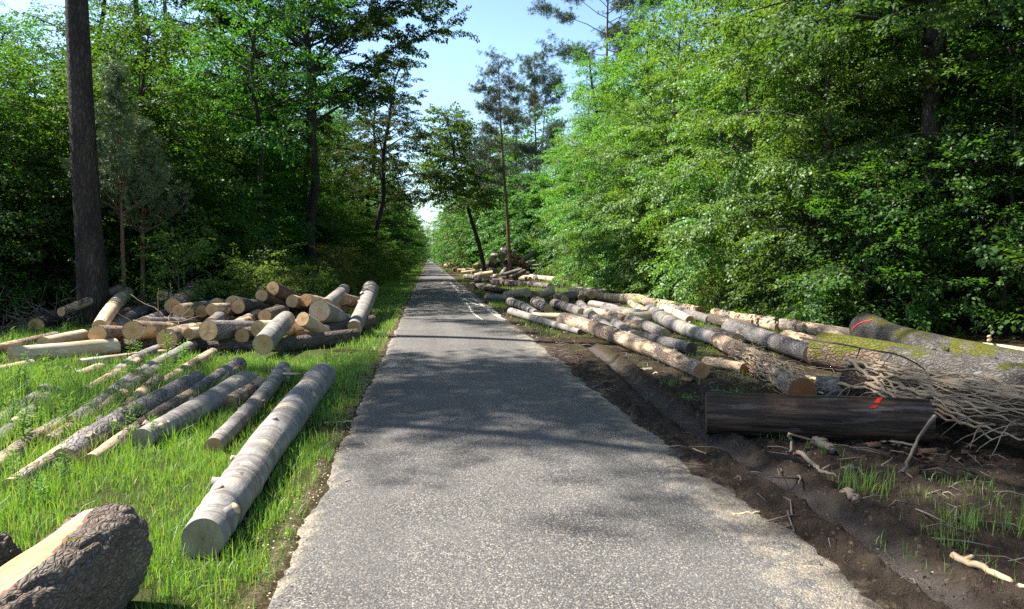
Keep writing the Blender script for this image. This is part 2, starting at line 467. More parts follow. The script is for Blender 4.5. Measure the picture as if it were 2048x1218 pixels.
def make_log(label, bark, cut, P, rad, group=None, name='felled_log', cat='log', seg=None, fine=False,
             lump=0.06, whorl=0.075, stubs=0, ends=(1, 1), flare=None, tilt=None, strip=None):
    _lseed[0] += 1
    seed = _lseed[0]
    rng = np.random.RandomState(seed)
    P = [Vector(p) for p in P]
    ax = P[-1] - P[0]
    L = ax.length
    q = ax.to_track_quat('X', 'Z')
    mid = (P[0] + P[-1]) / 2
    rm = (rad[0] + rad[-1]) / 2
    up = q @ Vector((0, 0, 1))
    org = mid - up * rm
    root = empty(name, org, q)
    tag(root, label, cat, group)
    inv = q.inverted()
    loc = [inv @ (p - org) for p in P]
    if len(loc) == 2 and not fine and L > 1.2 and bark != 'wet':      # a slight natural bow
        m_ = (loc[0] + loc[1]) / 2 + Vector((L * rng.uniform(-0.15, 0.15), L * rng.normal(0, 0.012), L * rng.uniform(-0.002, 0.008)))
        loc = [loc[0], m_, loc[1]]
    d = (mid - CAM).length
    if seg is None: seg = 28 if d < 12 else (20 if d < 25 else 12)
    nr = int(min(70, max(5, L / (0.09 if d < 12 else 0.16)))) if not fine else int(L / 0.009)
    if fine: seg = 170
    C = smoothpath([list(p) for p in loc], nr)
    s = np.linspace(0, 1, nr)
    if len(rad) == 2: r = rad[0] + (rad[1] - rad[0]) * s
    else: r = np.interp(s, np.linspace(0, 1, len(rad)), rad)
    C, T, A, B = frames(C)
    # local Y/Z frame (A horizontal, B up)
    th = np.linspace(0, 2 * PI, seg, endpoint=False)
    X = s * L
    tt, xx = np.meshgrid(th / (2 * PI), X)
    disp = 1 + lump * 2 * (fbm(tt * 4, xx / (rm * 4) + 7.3, seed, 3, 4) - 0.45)
    if whorl:
        x0 = rng.rand() * 0.5
        while x0 < L:
            w = rng.uniform(0.25, 1.0) * whorl
            ph = rng.rand() * 2 * PI
            disp += w * np.exp(-((xx - x0) / (rm * 0.55)) ** 2) * (0.65 + 0.35 * np.cos(tt * 2 * PI - ph))
            x0 += rng.uniform(0.35, 0.9)
    if fine:
        wv = 0.9 * fbm(tt * 12, xx * 3, seed + 3, 3, 12)
        f = np.abs(vnoise((tt * 30 + wv) % 30, xx * 4.5, seed + 5, 30) - 0.5)
        f3 = np.abs(vnoise((tt * 52 + wv * 1.7) % 52, xx * 9 + 3 * wv, seed + 6, 52) - 0.5)
        f2 = np.abs(vnoise((tt * 40 + wv * 1.5) % 40, xx * 30 + 5 * wv, seed + 9, 40) - 0.5)
        fur = np.clip(f * 6, 0, 1) * 0.075 + np.clip(f3 * 6, 0, 1) * 0.026 + np.clip(f2 * 7, 0, 1) * 0.012 + 0.016 * vnoise(tt * 120, xx * 90, seed + 11, 120) - 0.07
        sm = strip(tt, s[:, None]) if strip else None
        if strip: fur = np.where(sm > 0.16, -0.062 + 0.012 * vnoise(tt * 60, xx * 3, seed + 13, 60), np.where(sm > 0, -0.04 + 0.03 * vnoise(tt * 90, xx * 50, seed + 14, 90), fur))
        disp += fur
    if flare:
        disp += flare(tt, s[:, None])
    rr = r[:, None] * disp
    ty = tilt or tuple(rng.normal(0, 0.08, 2))
    V = C[:, None] + rr[:, :, None] * (np.cos(th)[None, :, None] * A[:, None] + np.sin(th)[None, :, None] * B[:, None])
    mb = MB()
    qs = gridquads(nr, seg)[:, ::-1]
    if strip:
        fm = sm.reshape(-1)[qs].mean(1)
        pieces = (('stripped_patch', qs[fm > 0.16], 'stripped', 'pale stripped wood where the bark is gone'), ('torn_bark_edge', qs[(fm > 0) & (fm <= 0.16)], 'torn', 'reddish torn bark round the bared patch'))
        qs = qs[fm <= 0]
    mb.add(V, qs)
    Vr = V.reshape(nr, seg, 3)
    # rim of bark thickness at each end, then the cut faces
    for e, i in ((0, 0), (1, nr - 1)):
        c = C[i]
        ring = Vr[i].copy()
        dy = (ring - c) @ A[i]; dz = (ring - c) @ B[i]
        sh = ty[0] * dy + ty[1] * dz
        Vr[i] += T[i] * sh[:, None]
        ring = Vr[i]
        inn = c + (ring - c) * 0.93
        base = mb.n
        f = gridquads(2, seg)
        mb.add(np.concatenate([ring, inn]), f if e == 1 else f[:, ::-1])
    mb.V[0] = Vr.reshape(-1, 3).astype(np.float32)
    b = mb.obj('bark', M[bark], root, smooth=True)
    LOGGEO[root.name] = (Vr, C)
    if strip:
        for nm, fq, mt, lb in pieces:
            uq, iv = np.unique(fq, return_inverse=True)
            obj(nm, mesh_np(nm, Vr.reshape(-1, 3)[uq], [iv.reshape(-1, 4)], M[mt], True), root)['label'] = lb
    for e, i in ((0, 0), (1, nr - 1)):
        if not ends[e]: continue
        c = C[i]
        dd = Vr[i] - c
        rp = np.linalg.norm(np.stack([dd @ A[i], dd @ B[i]], 1), axis=1) * 0.945
        # disc lies in local YZ; rotate with the end tangent
        o = cut_disc('cut_face', M[cut], 1.0, root, Vector(c), e == 0, rp, (ty[0], ty[1]))
        m3 = Matrix((T[i], -A[i], B[i])).transposed()
        o.rotation_mode = 'QUATERNION'
        o.rotation_quaternion = m3.to_quaternion()
    for k in range(stubs):
        u = rng.uniform(0.06, 0.94); i = int(u * (nr - 1)); a = rng.uniform(0.1, PI - 0.1)
        dirn = np.cos(a) * A[i] + np.sin(a) * B[i] + T[i] * rng.uniform(-0.5, 0.5)
        sr = rm * rng.uniform(0.14, 0.28)
        p0 = C[i] + dirn * r[i] * 0.7; p1 = C[i] + dirn * (r[i] * 1.02 + sr * rng.uniform(0.3, 1.3))
        sm = MB(); tube([p0, (p0 + p1) / 2, p1], [sr * 1.35, sr * 1.05, sr], 10, sm)
        sb = sm.obj('branch_stub', M[bark], root)
        sb.data.materials.append(M['splinter' if cut != 'cutdark' else 'cut'])
        pl = sb.data.polygons
        pl[len(pl) - 1].material_index = 1
    for i in range(len(P) - 1):
        LOGSEG.append((P[i], P[i + 1], rm))
    return root


def G(label, bark, cut, a, b, r0, r1=None, za=None, zb=None, mid=None, D=None, **kw):
    """log from end pixel a (height za) to end pixel b (height zb) or by world offset D"""
    r1 = r1 or r0
    A_ = gp(*a, za if za is not None else r0 * 0.92)
    if D:
        D = Vector(D)
        if a[0] < 640: D.x = 0.75 * D.x + (a[0] - 857) / 1435 * D.y      # turned so the cut faces look toward the road
        B_ = A_ + D
    else: B_ = gp(*b, zb if zb is not None else r1 * 0.92)
    P = [A_]
    rad = [r0, r1]
    if mid:
        P += [gp(*m, (r0 + r1) / 2 * 0.92) for m in mid]
    P.append(B_)
    return make_log(label, bark, cut, P, rad, **kw)


GL = 'logs laid in the grass left of the road'
GPL = 'logs piled on the left verge'
GR = 'logs scattered along the right verge'
# --- left foreground
G('long smooth grey log with stubby branch stumps lying beside the road edge', 'beech', 'cutgrey', (405, 1078), (645, 752), 0.118, 0.172,
  mid=[(470, 985), (548, 872)], stubs=6, lump=0.11, whorl=0.11, seg=44, group=GL)
G('thin pale grey log in the grass just left of the long grey one', 'beech', 'cut', (427, 893), (567, 737), 0.078, 0.105, stubs=6, whorl=0.09, group=GL)
G('short orange brown log tucked between two grey logs on the grass', 'pine', 'cut', (458, 806), (518, 768), 0.088, 0.10, group=GL)
G('crooked pale grey log bent in the middle, on the sunny grass', 'beech', 'cutgrey', (285, 878), (492, 764), 0.095, 0.15, mid=[(372, 832)], stubs=6, whorl=0.05, lump=0.10, group=GL)
G('long thin orange barked log lying left of the crooked grey log', 'pine', 'cut', (182, 922), (474, 740), 0.06, 0.085, mid=[(330, 820)], stubs=3, group=GL)
G('thick flaky grey and orange log, second left of the crooked log', 'greypine', 'cut', (128, 918), (392, 762), 0.085, 0.135, mid=[(215, 858)], stubs=4, whorl=0.09, group=GL)
G('short flaky log with an orange cut end rising from the grass', 'pine', 'cut', (253, 822), (316, 760), 0.085, 0.085, zb=0.12, group=GL)
G('stub of flaky log in the grass below the orange cut end', 'greypine', 'cut', (196, 862), (245, 828), 0.075, 0.08, group=GL)
G('pale broken log half sunk in tall grass at the far left', 'pine', 'cut', (-25, 945), (120, 850), 0.065, 0.08, group=GL)
G('pale peeling log mostly hidden by tall grass blades', 'greypine', 'cut', (140, 850), (262, 762), 0.085, 0.105, group=GL)
G('weathered log nearly buried in grass along the left picture edge', 'greypine', 'cut', (-30, 905), (112, 786), 0.07, 0.09, group=GL)
G('log poking out of the weeds in front of the pile', 'pine', 'cut', (172, 787), (275, 726), 0.08, 0.095, group=GL)
G('long whitish log running from the weeds up to the pile', 'beech', 'cut', (272, 752), (398, 682), 0.095, 0.115, stubs=2, group=GL)
G('round pale log end showing above the weeds', 'peeled', 'cut', (152, 756), (200, 738), 0.09, 0.09, group=GL)
G('dark grey barked log behind the crooked log, in pile shade', 'greypine', 'cut', (380, 790), (478, 728), 0.08, 0.11, group=GL)
G('thin flaky log half hidden in grass, between two longer flaky logs', 'pine', 'cut', (96, 888), (246, 792), 0.07, 0.09, group=GL)
G('grey log stub close behind the thick flaky log', 'greypine', 'cut', (226, 800), (318, 738), 0.085, 0.10, group=GL)
G('slender orange log in the weeds near the pile front', 'pine', 'cut', (318, 772), (426, 706), 0.075, 0.09, group=GL)
G('grey log in tall grass at the left edge, below the cross logs', 'greypine', 'cut', (-10, 852), (92, 782), 0.08, 0.09, group=GL)
G('pale log behind the weeds, left of the long whitish log', 'beech', 'cut', (232, 748), (330, 695), 0.09, 0.10, group=GL)
G('lowest flaky log at the far left, near the oak butts', 'pine', 'cut', (20, 975), (175, 868), 0.065, 0.075, group=GL)
# --- cross logs left of the pile
G('smooth peeled log lying crosswise with its round cut end facing the camera', 'peeled', 'cut', (22, 711), (232, 692), 0.135, 0.14, za=0.16, zb=0.15, group=GL)
G('pale log beneath the peeled crosswise log at the left edge', 'peeled', 'cut', (-40, 752), (62, 730), 0.085, 0.09, group=GL)
G('thin log with one black section among the weeds', 'peeled', 'cut', (160, 726), (350, 704), 0.066, 0.07, group=GL)
G('grey brown log behind the peeled crosswise log', 'pine', 'cut', (-30, 704), (112, 674), 0.10, 0.11, group=GL)
G('short pale log with torn bark lying behind the peeled one', 'peeled', 'cut', (88, 688), (166, 672), 0.125, 0.13, za=0.2, zb=0.2, group=GL)
# --- the pile on the left verge
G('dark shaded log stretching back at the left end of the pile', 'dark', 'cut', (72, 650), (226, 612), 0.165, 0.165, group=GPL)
G('slim pinkish log resting on the dark log at the pile end', 'pine', 'cut', (122, 624), (238, 578), 0.105, 0.12, za=0.46, zb=0.9, group=GPL)
G('pale striped log slanting up steeply at the left of the pile', 'peeled', 'cut', (199, 652), (254, 586), 0.13, 0.185, za=0.42, zb=0.75, group=GPL)
G('flaky red barked log, leftmost in the front row of cut ends', 'pine', 'cut', (195, 668), None, 0.158, 0.15, za=0.38, D=(1.0, 2.2, -0.22), group=GPL)
G('red barked log with cracked cut end, second in the front row', 'pine', 'cut', (265, 661), None, 0.178, 0.165, za=0.42, D=(1.05, 2.2, -0.22), group=GPL)
G('log with bright ringed cut end, third in the front row', 'pine', 'cut', (334, 677), None, 0.178, 0.165, za=0.31, D=(0.95, 2.4, -0.1), group=GPL)
G('smallest log end in the front row of the pile', 'peeled', 'cut', (378, 668), None, 0.105, 0.115, za=0.35, D=(0.95, 2.1, -0.15), group=GPL)
G('thick grey barked log in the middle of the front row', 'greypine', 'cut', (416, 661), None, 0.182, 0.17, za=0.44, D=(1.45, 2.0, -0.2), group=GPL)
G('round log end right of the thick middle log, low in the row', 'dark', 'cut', (484, 672), None, 0.142, 0.14, za=0.29, D=(1.0, 2.2, -0.08), group=GPL)
G('pale barked log end tucked behind the white front log', 'peeled', 'cut', (517, 658), None, 0.158, 0.15, za=0.42, D=(1.3, 1.7, -0.12), group=GPL)
G('whitish log jutting out farthest at the front of the pile', 'beech', 'cut', (526, 689), None, 0.175, 0.17, za=0.27, D=(0.62, 2.1, 0.24), group=GPL)
G('narrow brown log slanting down over the white front log', 'peeled', 'cut', (605, 638), None, 0.132, 0.12, za=0.56, D=(0.62, 0.95, -0.38), group=GPL)
G('thickest log with greenish cut end at the right of the pile', 'beech', 'cutgrey', (639, 621), None, 0.228, 0.21, za=0.64, D=(0.72, 1.6, -0.38), group=GPL)
G('silvery log leaning up on the roadside end of the pile', 'beech', 'cut', (708, 657), (741, 577), 0.165, 0.24, za=0.2, zb=0.75, stubs=2, group=GPL)
G('pale log behind the thickest log, pointing away from the road', 'beech', 'cut', (652, 611), (688, 579), 0.16, 0.18, za=0.6, zb=0.75, group=GPL)
G('log end standing alone right of the top row, before pale log', 'pine', 'cut', (685, 598), None, 0.168, 0.17, za=0.62, D=(0.5, 2.0, -0.3), group=GPL)
G('topmost log of the pile with a ringed cut end', 'dark', 'cut', (545, 577), None, 0.19, 0.18, za=0.95, D=(1.1, 2.0, -0.5), group=GPL)
G('log end just left of the topmost one', 'dark', 'cut', (523, 591), None, 0.155, 0.15, za=0.8, D=(1.05, 2.1, -0.45), group=GPL)
G('small dark log end left of and below the topmost log', 'dark', 'cut', (506, 608), None, 0.124, 0.12, za=0.6, D=(1.2, 2.1, -0.32), group=GPL)
G('log end below and right of the topmost log', 'pine', 'cut', (584, 602), None, 0.155, 0.15, za=0.66, D=(0.9, 2.3, -0.33), group=GPL)
G('log with reddish cut end left of the thickest log', 'pine', 'cutorange', (611, 600), None, 0.166, 0.16, za=0.67, D=(1.4, 1.8, -0.36), group=GPL)
G('thick pale log end near the middle of the upper row', 'peeled', 'cut', (466, 608), None, 0.205, 0.2, za=0.6, D=(1.2, 2.0, -0.3), group=GPL)
G('brown log end left of the thick pale one in the upper row', 'pine', 'cut', (434, 611), None, 0.185, 0.18, za=0.56, D=(0.7, 2.5, -0.26), group=GPL)
G('log end at the left of the upper row, under the slanting log', 'dark', 'cut', (403, 623), None, 0.155, 0.15, za=0.46, D=(0.7, 2.4, -0.2), group=GPL)
G('slim smooth log slanting down across the back of the pile', 'peeled', 'cut', (324, 590), None, 0.155, 0.15, za=0.76, D=(1.0, 1.0, -0.46), group=GPL)
G('sunlit stout log end rising behind the slim slanting log', 'pine', 'cut', (346, 612), (387, 581), 0.19, 0.225, za=0.58, zb=0.78, group=GPL)
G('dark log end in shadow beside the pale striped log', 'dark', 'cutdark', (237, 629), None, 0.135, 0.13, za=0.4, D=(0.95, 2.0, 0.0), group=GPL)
G('scaly bark log crossing beneath the slim slanting log', 'greypine', 'cut', (224, 655), (336, 606), 0.135, 0.15, za=0.2, zb=0.45, group=GPL)
G('grey log in the hollow behind the front row', 'greypine', 'cut', (284, 648), (352, 620), 0.14, 0.15, za=0.25, zb=0.4, group=GPL)
G('short grey log end lying on top of the middle log', 'greypine', 'cut', (420, 648), (442, 631), 0.13, 0.14, za=0.36, zb=0.42, group=GPL)
G('log inside the pile pointing away toward the trees', 'pine', 'cut', (474, 650), (518, 624), 0.125, 0.13, za=0.3, zb=0.38, group=GPL)
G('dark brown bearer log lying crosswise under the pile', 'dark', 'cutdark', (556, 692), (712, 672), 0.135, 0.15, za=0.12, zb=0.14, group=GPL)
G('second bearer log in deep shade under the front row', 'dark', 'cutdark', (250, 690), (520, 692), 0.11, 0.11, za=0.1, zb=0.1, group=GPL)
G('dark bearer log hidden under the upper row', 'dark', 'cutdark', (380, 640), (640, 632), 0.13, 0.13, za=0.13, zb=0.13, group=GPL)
p = gp(738, 641)
make_log('small upright wood block propping the leaning silvery log', 'dark', 'cut', [p, p + Vector((0, 0, 0.3))], [0.075, 0.075], name='wood_block', cat='wood block', whorl=0)
p = gp(571, 763)
make_log('little upright wood chunk in the grass by the thin log', 'peeled', 'cut', [p, p + Vector((0.02, 0.01, 0.19))], [0.06, 0.055], name='wood_block', cat='wood block', whorl=0)
mb = MB(); a_, b_ = gp(566, 748, 0.17), gp(602, 748, 0.16)
tube(smoothpath([list(a_), list(b_)], 4), [0.02, 0.022, 0.02, 0.012], 5, mb)
o = mb.obj('wood_splinter', M['splinter']); tag(o, 'pale split stick leaning on the little upright wood chunk', 'stick')

# --- right verge, near group
G('thin whitish log nearest the road on the right side', 'beech', 'cutdark', (1160, 664), (1022, 623), 0.065, 0.12, mid=[(1095, 645)], stubs=3, group=GR)
G('long pine log with orange cut end reaching toward the tyre rut', 'pine', 'cutorange', (1403, 742), (1128, 640), 0.118, 0.19, mid=[(1290, 694), (1200, 661)], stubs=5, whorl=0.07, seg=32, group=GR)
G('purplish grey log behind the long pine log', 'greypine', 'cut', (1226, 664), (1160, 610), 0.12, 0.16, mid=[(1190, 637)], stubs=2, group=GR)
G('flaky rough log right of the purplish one', 'greypine', 'cut', (1272, 676), (1228, 645), 0.14, 0.14, whorl=0.1, group=GR)
G('log with a dark hollow end behind the long pine log', 'greypine', 'cutdark', (1383, 697), (1262, 668), 0.11, 0.11, stubs=3, group=GR)
G('short white spotted log behind the thinnest roadside log', 'beech', 'cut', (1072, 627), (1020, 604), 0.11, 0.16, stubs=2, group=GR)
G('short banded grey log with peeling bark beside the white spotted one', 'greypine', 'cut', (1096, 618), (1069, 604), 0.15, 0.16, group=GR)
G('banded log with loose bark left of the purplish grey log', 'greypine', 'cut', (1164, 626), (1109, 607), 0.135, 0.165, group=GR)
G('flat split log lying crosswise under the banded logs', 'peeled', 'cut', (1066, 630), (1262, 642), 0.08, 0.085, lump=0.15, group=GR)
G('dark grey log in the grass behind the purplish one', 'greypine', 'cut', (1208, 619), (1292, 631), 0.14, 0.15, group=GR)
G('pale log end behind the dark grey log', 'beech', 'cut', (1182, 608), (1236, 619), 0.13, 0.13, group=GR)
G('pinkish barked log left of the long white log', 'pine', 'cut', (1262, 606), (1302, 632), 0.13, 0.13, group=GR)
G('long white log lying diagonal in the middle of the right verge', 'beech', 'cut', (1444, 683), (1300, 623), 0.125, 0.20, mid=[(1360, 654)], stubs=3, seg=24, group=GR)
G('yellow log with orange cut end pushed against the long white log', 'peeled', 'cutorange', (1315, 633), (1262, 636), 0.16, 0.15, za=0.15, group=GR)
G('flaky log with orange cut end in front of the yellow log', 'pine', 'cutorange', (1291, 652), (1248, 650), 0.135, 0.12, za=0.13, group=GR)
G('log behind the long white log with its cut end facing right', 'peeled', 'cutorange', (1380, 640), (1320, 614), 0.11, 0.13, group=GR)
G('broken bark covered log right of the orange cut end', 'pine', 'cutorange', (1490, 738), (1412, 722), 0.09, 0.08, group=GR)
G('pale cream log with a dark hollow right end near the bushes', 'peeled', 'cutdark', (1300, 602), (1186, 593), 0.19, 0.17, seg=20, flare=lambda t, s: 0.22 * np.exp(-((s - 0.28) / 0.12) ** 2), group=GR)
# row of cut ends facing right
G('pale cream log, leftmost of the row of cut ends on the right verge', 'peeled', 'cutgrey', (1054, 585), (1011, 590), 0.175, 0.155, za=0.38, zb=0.2, group=GR)
G('orange cut log end behind the pale cream leftmost one', 'pine', 'cutorange', (1066, 589), (1034, 586), 0.16, 0.15, za=0.2, zb=0.2, group=GR)
G('orange log lifted on others with a large cut end, second in the row', 'peeled', 'cutorange', (1103, 581), (1074, 592), 0.195, 0.17, za=0.4, zb=0.22, group=GR)
G('purplish barked log with orange cut end, third in the row', 'greypine', 'cutorange', (1148, 590), (1110, 594), 0.16, 0.13, za=0.3, zb=0.24, group=GR)
G('small orange cut end below the two right ends of the row', 'pine', 'cutorange', (1163, 597), (1146, 588), 0.145, 0.14, za=0.15, zb=0.15, group=GR)
G('dark rimmed orange cut end at the right of the row', 'peeled', 'cutorange', (1183, 589), (1142, 582), 0.165, 0.15, za=0.34, zb=0.3, group=GR)
G('mossy pale log lying at the road edge left of the row', 'beech', 'cutgrey', (974, 594), (1024, 598), 0.145, 0.13, group=GR)
G('dark slim log behind the mossy log at the road edge', 'dark', 'cut', (962, 576), (1020, 584), 0.13, 0.13, group=GR)
G('brown log with two pale bands behind the slim dark log', 'greypine', 'cut', (955, 572), (994, 576), 0.16, 0.15, group=GR)
G('curved grey log end by the road edge grass', 'dark', 'cut', (944, 574), (958, 563), 0.16, 0.16, group=GR)
G('very long dark log lying crosswise in tree shade', 'dark', 'cut', (950, 559), (1128, 572), 0.20, 0.14, stubs=4, seg=16, group=GR)
G('grey upright stub leaning on the very long dark log', 'greypine', 'cut', (1073, 566), (1070, 553), 0.15, 0.15, za=0.15, zb=0.5, group=GR)
G('grey log in shade behind the row of orange cut ends', 'greypine', 'cut', (1152, 572), (1178, 583), 0.16, 0.16, group=GR)
G('log with a yellow cut end near the dark tree trunk', 'greypine', 'cut', (1203, 572), (1181, 557), 0.16, 0.17, za=0.3, zb=0.25, group=GR)
G('thick grey log end at the foot of the dark tree trunk', 'greypine', 'cutdark', (1166, 551), (1184, 556), 0.24, 0.2, group=GR)
G('pale short log stub just right of the row', 'beech', 'cut', (1206, 583), (1212, 592), 0.13, 0.13, group=GR)
G('bright log with orange end lying over the roadside heap', 'peeled', 'cutorange', (985, 547), (949, 552), 0.24, 0.2, za=0.5, zb=0.3, group=GR)
G('orange log end behind the very long dark log, left of two', 'peeled', 'cutorange', (1026, 550), (998, 555), 0.19, 0.17, za=0.35, zb=0.22, group=GR)
G('orange log end behind the very long dark log, right of two', 'pine', 'cutorange', (1038, 547), (1014, 545), 0.24, 0.22, za=0.4, zb=0.3, group=GR)
G('bright cream log lying flat beyond the very long dark log', 'peeled', 'cutdark', (1110, 560), (1042, 551), 0.20, 0.19, group=GR)
G('bright log behind the cream one, nearly parallel', 'peeled', 'cut', (1080, 548), (1042, 545), 0.20, 0.2, group=GR)
G('thin pale log lying across the far end of the clearing', 'peeled', 'cut', (1016, 538), (1066, 541), 0.2, 0.2, group=GR)
G('pale log slanting down in front of the far bushes', 'peeled', 'cutdark', (1085, 543), (1056, 532), 0.26, 0.26, za=0.26, zb=0.6, group=GR)
G('pair half of short pale log, left one under the far bushes', 'peeled', 'cut', (1030, 529), (1041, 527), 0.28, 0.28, za=0.5, zb=0.5, group=GR)
G('pair half of short pale log, right one under the far bushes', 'peeled', 'cut', (1043, 527), (1050, 524), 0.28, 0.28, za=0.6, zb=0.6, group=GR)
# --- right verge, foreground
G('yellow barked log near the bushes, with dark flecks', 'pine', 'cut', (1490, 640), (1728, 676), 0.165, 0.155, stubs=2, group=GR)
G('long grey log lying diagonal in front of the mossy trunks', 'greypine', 'cut', (1626, 710), (1460, 657), 0.155, 0.185, stubs=3, group=GR)
G('short dark log left of the long grey diagonal log', 'dark', 'cut', (1476, 682), (1416, 662), 0.13, 0.13, group=GR)
G('pinkish log section between the grey log and the mossy root', 'pine', 'cut', (1640, 690), (1572, 674), 0.14, 0.14, group=GR)
G('pale log lying in forest shade at the far right edge', 'peeled', 'cut', (1965, 701), (2075, 716), 0.14, 0.14, group=GR)
G('grey log section lying behind the wet log', 'greypine', 'cut', (1628, 778), (1716, 784), 0.165, 0.16, group=GR)
vlog1 = G('ivy covered log with a red cut end beside the wet dark log', 'pine', 'cutred', (1606, 783), (1436, 680), 0.155, 0.15, za=0.17, stubs=0, group=GR)
wet = G('dark wet log with a red paint mark lying near the tyre rut', 'wet', 'cutdark', (1412, 826), (1856, 842), 0.205, 0.205, za=0.20, zb=0.20, lump=0.04, whorl=0.01, seg=44, group=GR)
vlog2 = G('big log wrapped in a thick tangle of dry ivy stems', 'ivylog', 'cutdark', (1708, 764), (2130, 862), 0.20, 0.25, za=0.30, zb=0.3, seg=32, group=GR)
hugetrunk = G('huge mossy trunk with a flared root end and a red line', 'mossy', 'cutdark', (1738, 668), (2140, 772), 0.31, 0.27, za=0.28, zb=0.25, seg=64, lump=0.10, whorl=0,
  flare=lambda t, s: 0.36 * np.exp(-(s / 0.12) ** 2) * (0.1 + 0.9 * np.clip(np.sin(t * 2 * PI + 0.5), 0, 1) ** 2), group=GR)
G('mossy brown root end of a huge trunk with a peeled pale patch', 'mossroot', 'cutdark', (1634, 702), (1860, 735), 0.30, 0.27, za=0.24, zb=0.25, seg=48, lump=0.12, whorl=0,
  flare=lambda t, s: -0.25 * np.exp(-(s / 0.05) ** 2), group=GR)
G('huge grey barked trunk lying just behind the ivy tangle', 'mossy', 'cutdark', (1790, 728), (2150, 800), 0.26, 0.29, za=0.26, zb=0.27, seg=56, lump=0.07, whorl=0, stubs=2, group=GR)

# --- foreground oak butts at the left
M['stripped'] = bark_mat('stripped_oak_wood', (0.54, 0.36, 0.20), (0.26, 0.13, 0.065), (0.64, 0.47, 0.29), (0.42, 0.24, 0.12), 0.3, 7, 0.15, 0.0, 0.006, plates=False)
M['torn'] = plain('torn_inner_bark', (0.20, 0.095, 0.055), 0.85, 0.6, 25)


def oak_strip(t, s):
    ac = 0.292 + 0.02 * np.sin(s * 9)
    hw = 0.080 * (0.55 + 0.45 * np.sin(PI * np.clip(s * 0.6 + 0.15, 0, 1)) ** 2) * (1 - 0.35 * np.clip((s - 0.75) / 0.25, 0, 1))
    return 1 - np.abs(t - ac) / hw + 1.1 * (fbm(t * 30, s * 12, 55, 4) - 0.47) - 20 * np.clip(s - 0.985, 0, 1)


def OAKF(t, s):
    # squarish butt: flat bared top, steep road side
    c, n = np.abs(np.cos(t * 2 * PI)), np.abs(np.sin(t * 2 * PI))
    under = np.sin(t * 2 * PI) < 0
    a = 0.185 - 0.05 * under * n
    r = ((c / a) ** 3.2 + (n / 0.25) ** 3.2) ** (-1 / 3.2)
    return r / 0.22 - 1 + 0.05 * (vnoise(t * 6, s * 5, 77, 6) - 0.5)
oakA = make_log('thick furrowed oak log with a stripped pale patch, bottom left corner', 'oak', 'cutdark',
                [Vector((-1.62, 2.1, 0.25)), Vector((-1.565, 3.64, 0.25))], [0.22, 0.22], group=GL, fine=True, lump=0.02, whorl=0, flare=OAKF, tilt=(0.12, -0.10), strip=oak_strip)
oakB = make_log('second furrowed dark oak log at the left picture edge', 'oak', 'cutdark',
                [Vector((-2.32, 2.2, 0.20)), Vector((-2.20, 3.72, 0.20))], [0.22, 0.205], group=GL, fine=True, lump=0.08, whorl=0)


def surf(root, u, a, off):
    """point on a log's bark: u along it, a round it (0 road side, pi/2 top), raised by off"""
    Vr, C = LOGGEO[root.name]
    nr, sg = Vr.shape[:2]
    fi = min(max(u, 0), 1) * (nr - 1); i = min(int(fi), nr - 2); fi -= i
    fj = (a / (2 * PI) * sg) % sg; j = int(fj); fj -= j; j2 = (j + 1) % sg
    p = (Vr[i, j] * (1 - fj) + Vr[i, j2] * fj) * (1 - fi) + (Vr[i + 1, j] * (1 - fj) + Vr[i + 1, j2] * fj) * fi
    c = C[i] * (1 - fi) + C[i + 1] * fi
    d = p - c
    return p + d / np.linalg.norm(d) * off


def paint_band(root, ua, ub, aa, ab, width, off=0.006):
    V = []
    for i in range(28):
        f = i / 27
        for s_ in (0, 0.25, 0.5, 0.75, 1):
            V.append(surf(root, ua + (ub - ua) * f + (s_ + 0.18 * math.sin(i * 2.1 + s_ * 9)) * width, aa + (ab - aa) * f, off))
    k = np.arange(27) * 5
    q = np.concatenate([np.stack([k + m, k + m + 1, k + m + 6, k + m + 5], 1) for m in range(4)])
    rg = np.random.RandomState(int(ua * 1000)); q = q[rg.rand(len(q)) > 0.17]
    obj('paint_mark', mesh_np('paint_mark', V, [q], M['redpaint'], True), root)


paint_band(wet, 0.745, 0.775, 0.98, 1.42, 0.022)
paint_band(wet, 0.722, 0.742, 0.70, 0.86, 0.022)
paint_band(hugetrunk, 0.03, 0.125, 0.25, 1.15, 0.010, 0.012)

fl = random.Random(31)
GPF = 'logs buried in the middle of the left pile'
for k in range(26):
    px = 250 + 430 * (k + fl.random()) / 26
    Yd = fl.uniform(14.2, 18.5)
    z_ = fl.uniform(0.14, 0.30 + 0.35 * math.sin(PI * (px - 230) / 480)) if k % 3 else fl.uniform(0.12, 0.25)
    X_ = (px - 857) / 1435 * Yd
    sl = X_ / Yd
    L_ = fl.uniform(1.8, 2.8); e_ = fl.gauss(0, 0.22)
    r_ = fl.uniform(0.11, 0.17)
    p0 = Vector((X_, Yd, z_)); p1 = Vector((X_ + (sl + 0.25 + e_) * L_, Yd + L_, max(r_, z_ - fl.uniform(0.0, 0.25))))
    make_log('log buried in the middle of the left pile, behind the front row', fl.choice(['pine', 'greypine', 'dark', 'dark']), 'cut', [p0, p1], [r_, r_ * 0.95], group=GPF)
GRF = 'extra logs lying between the others on the right verge'
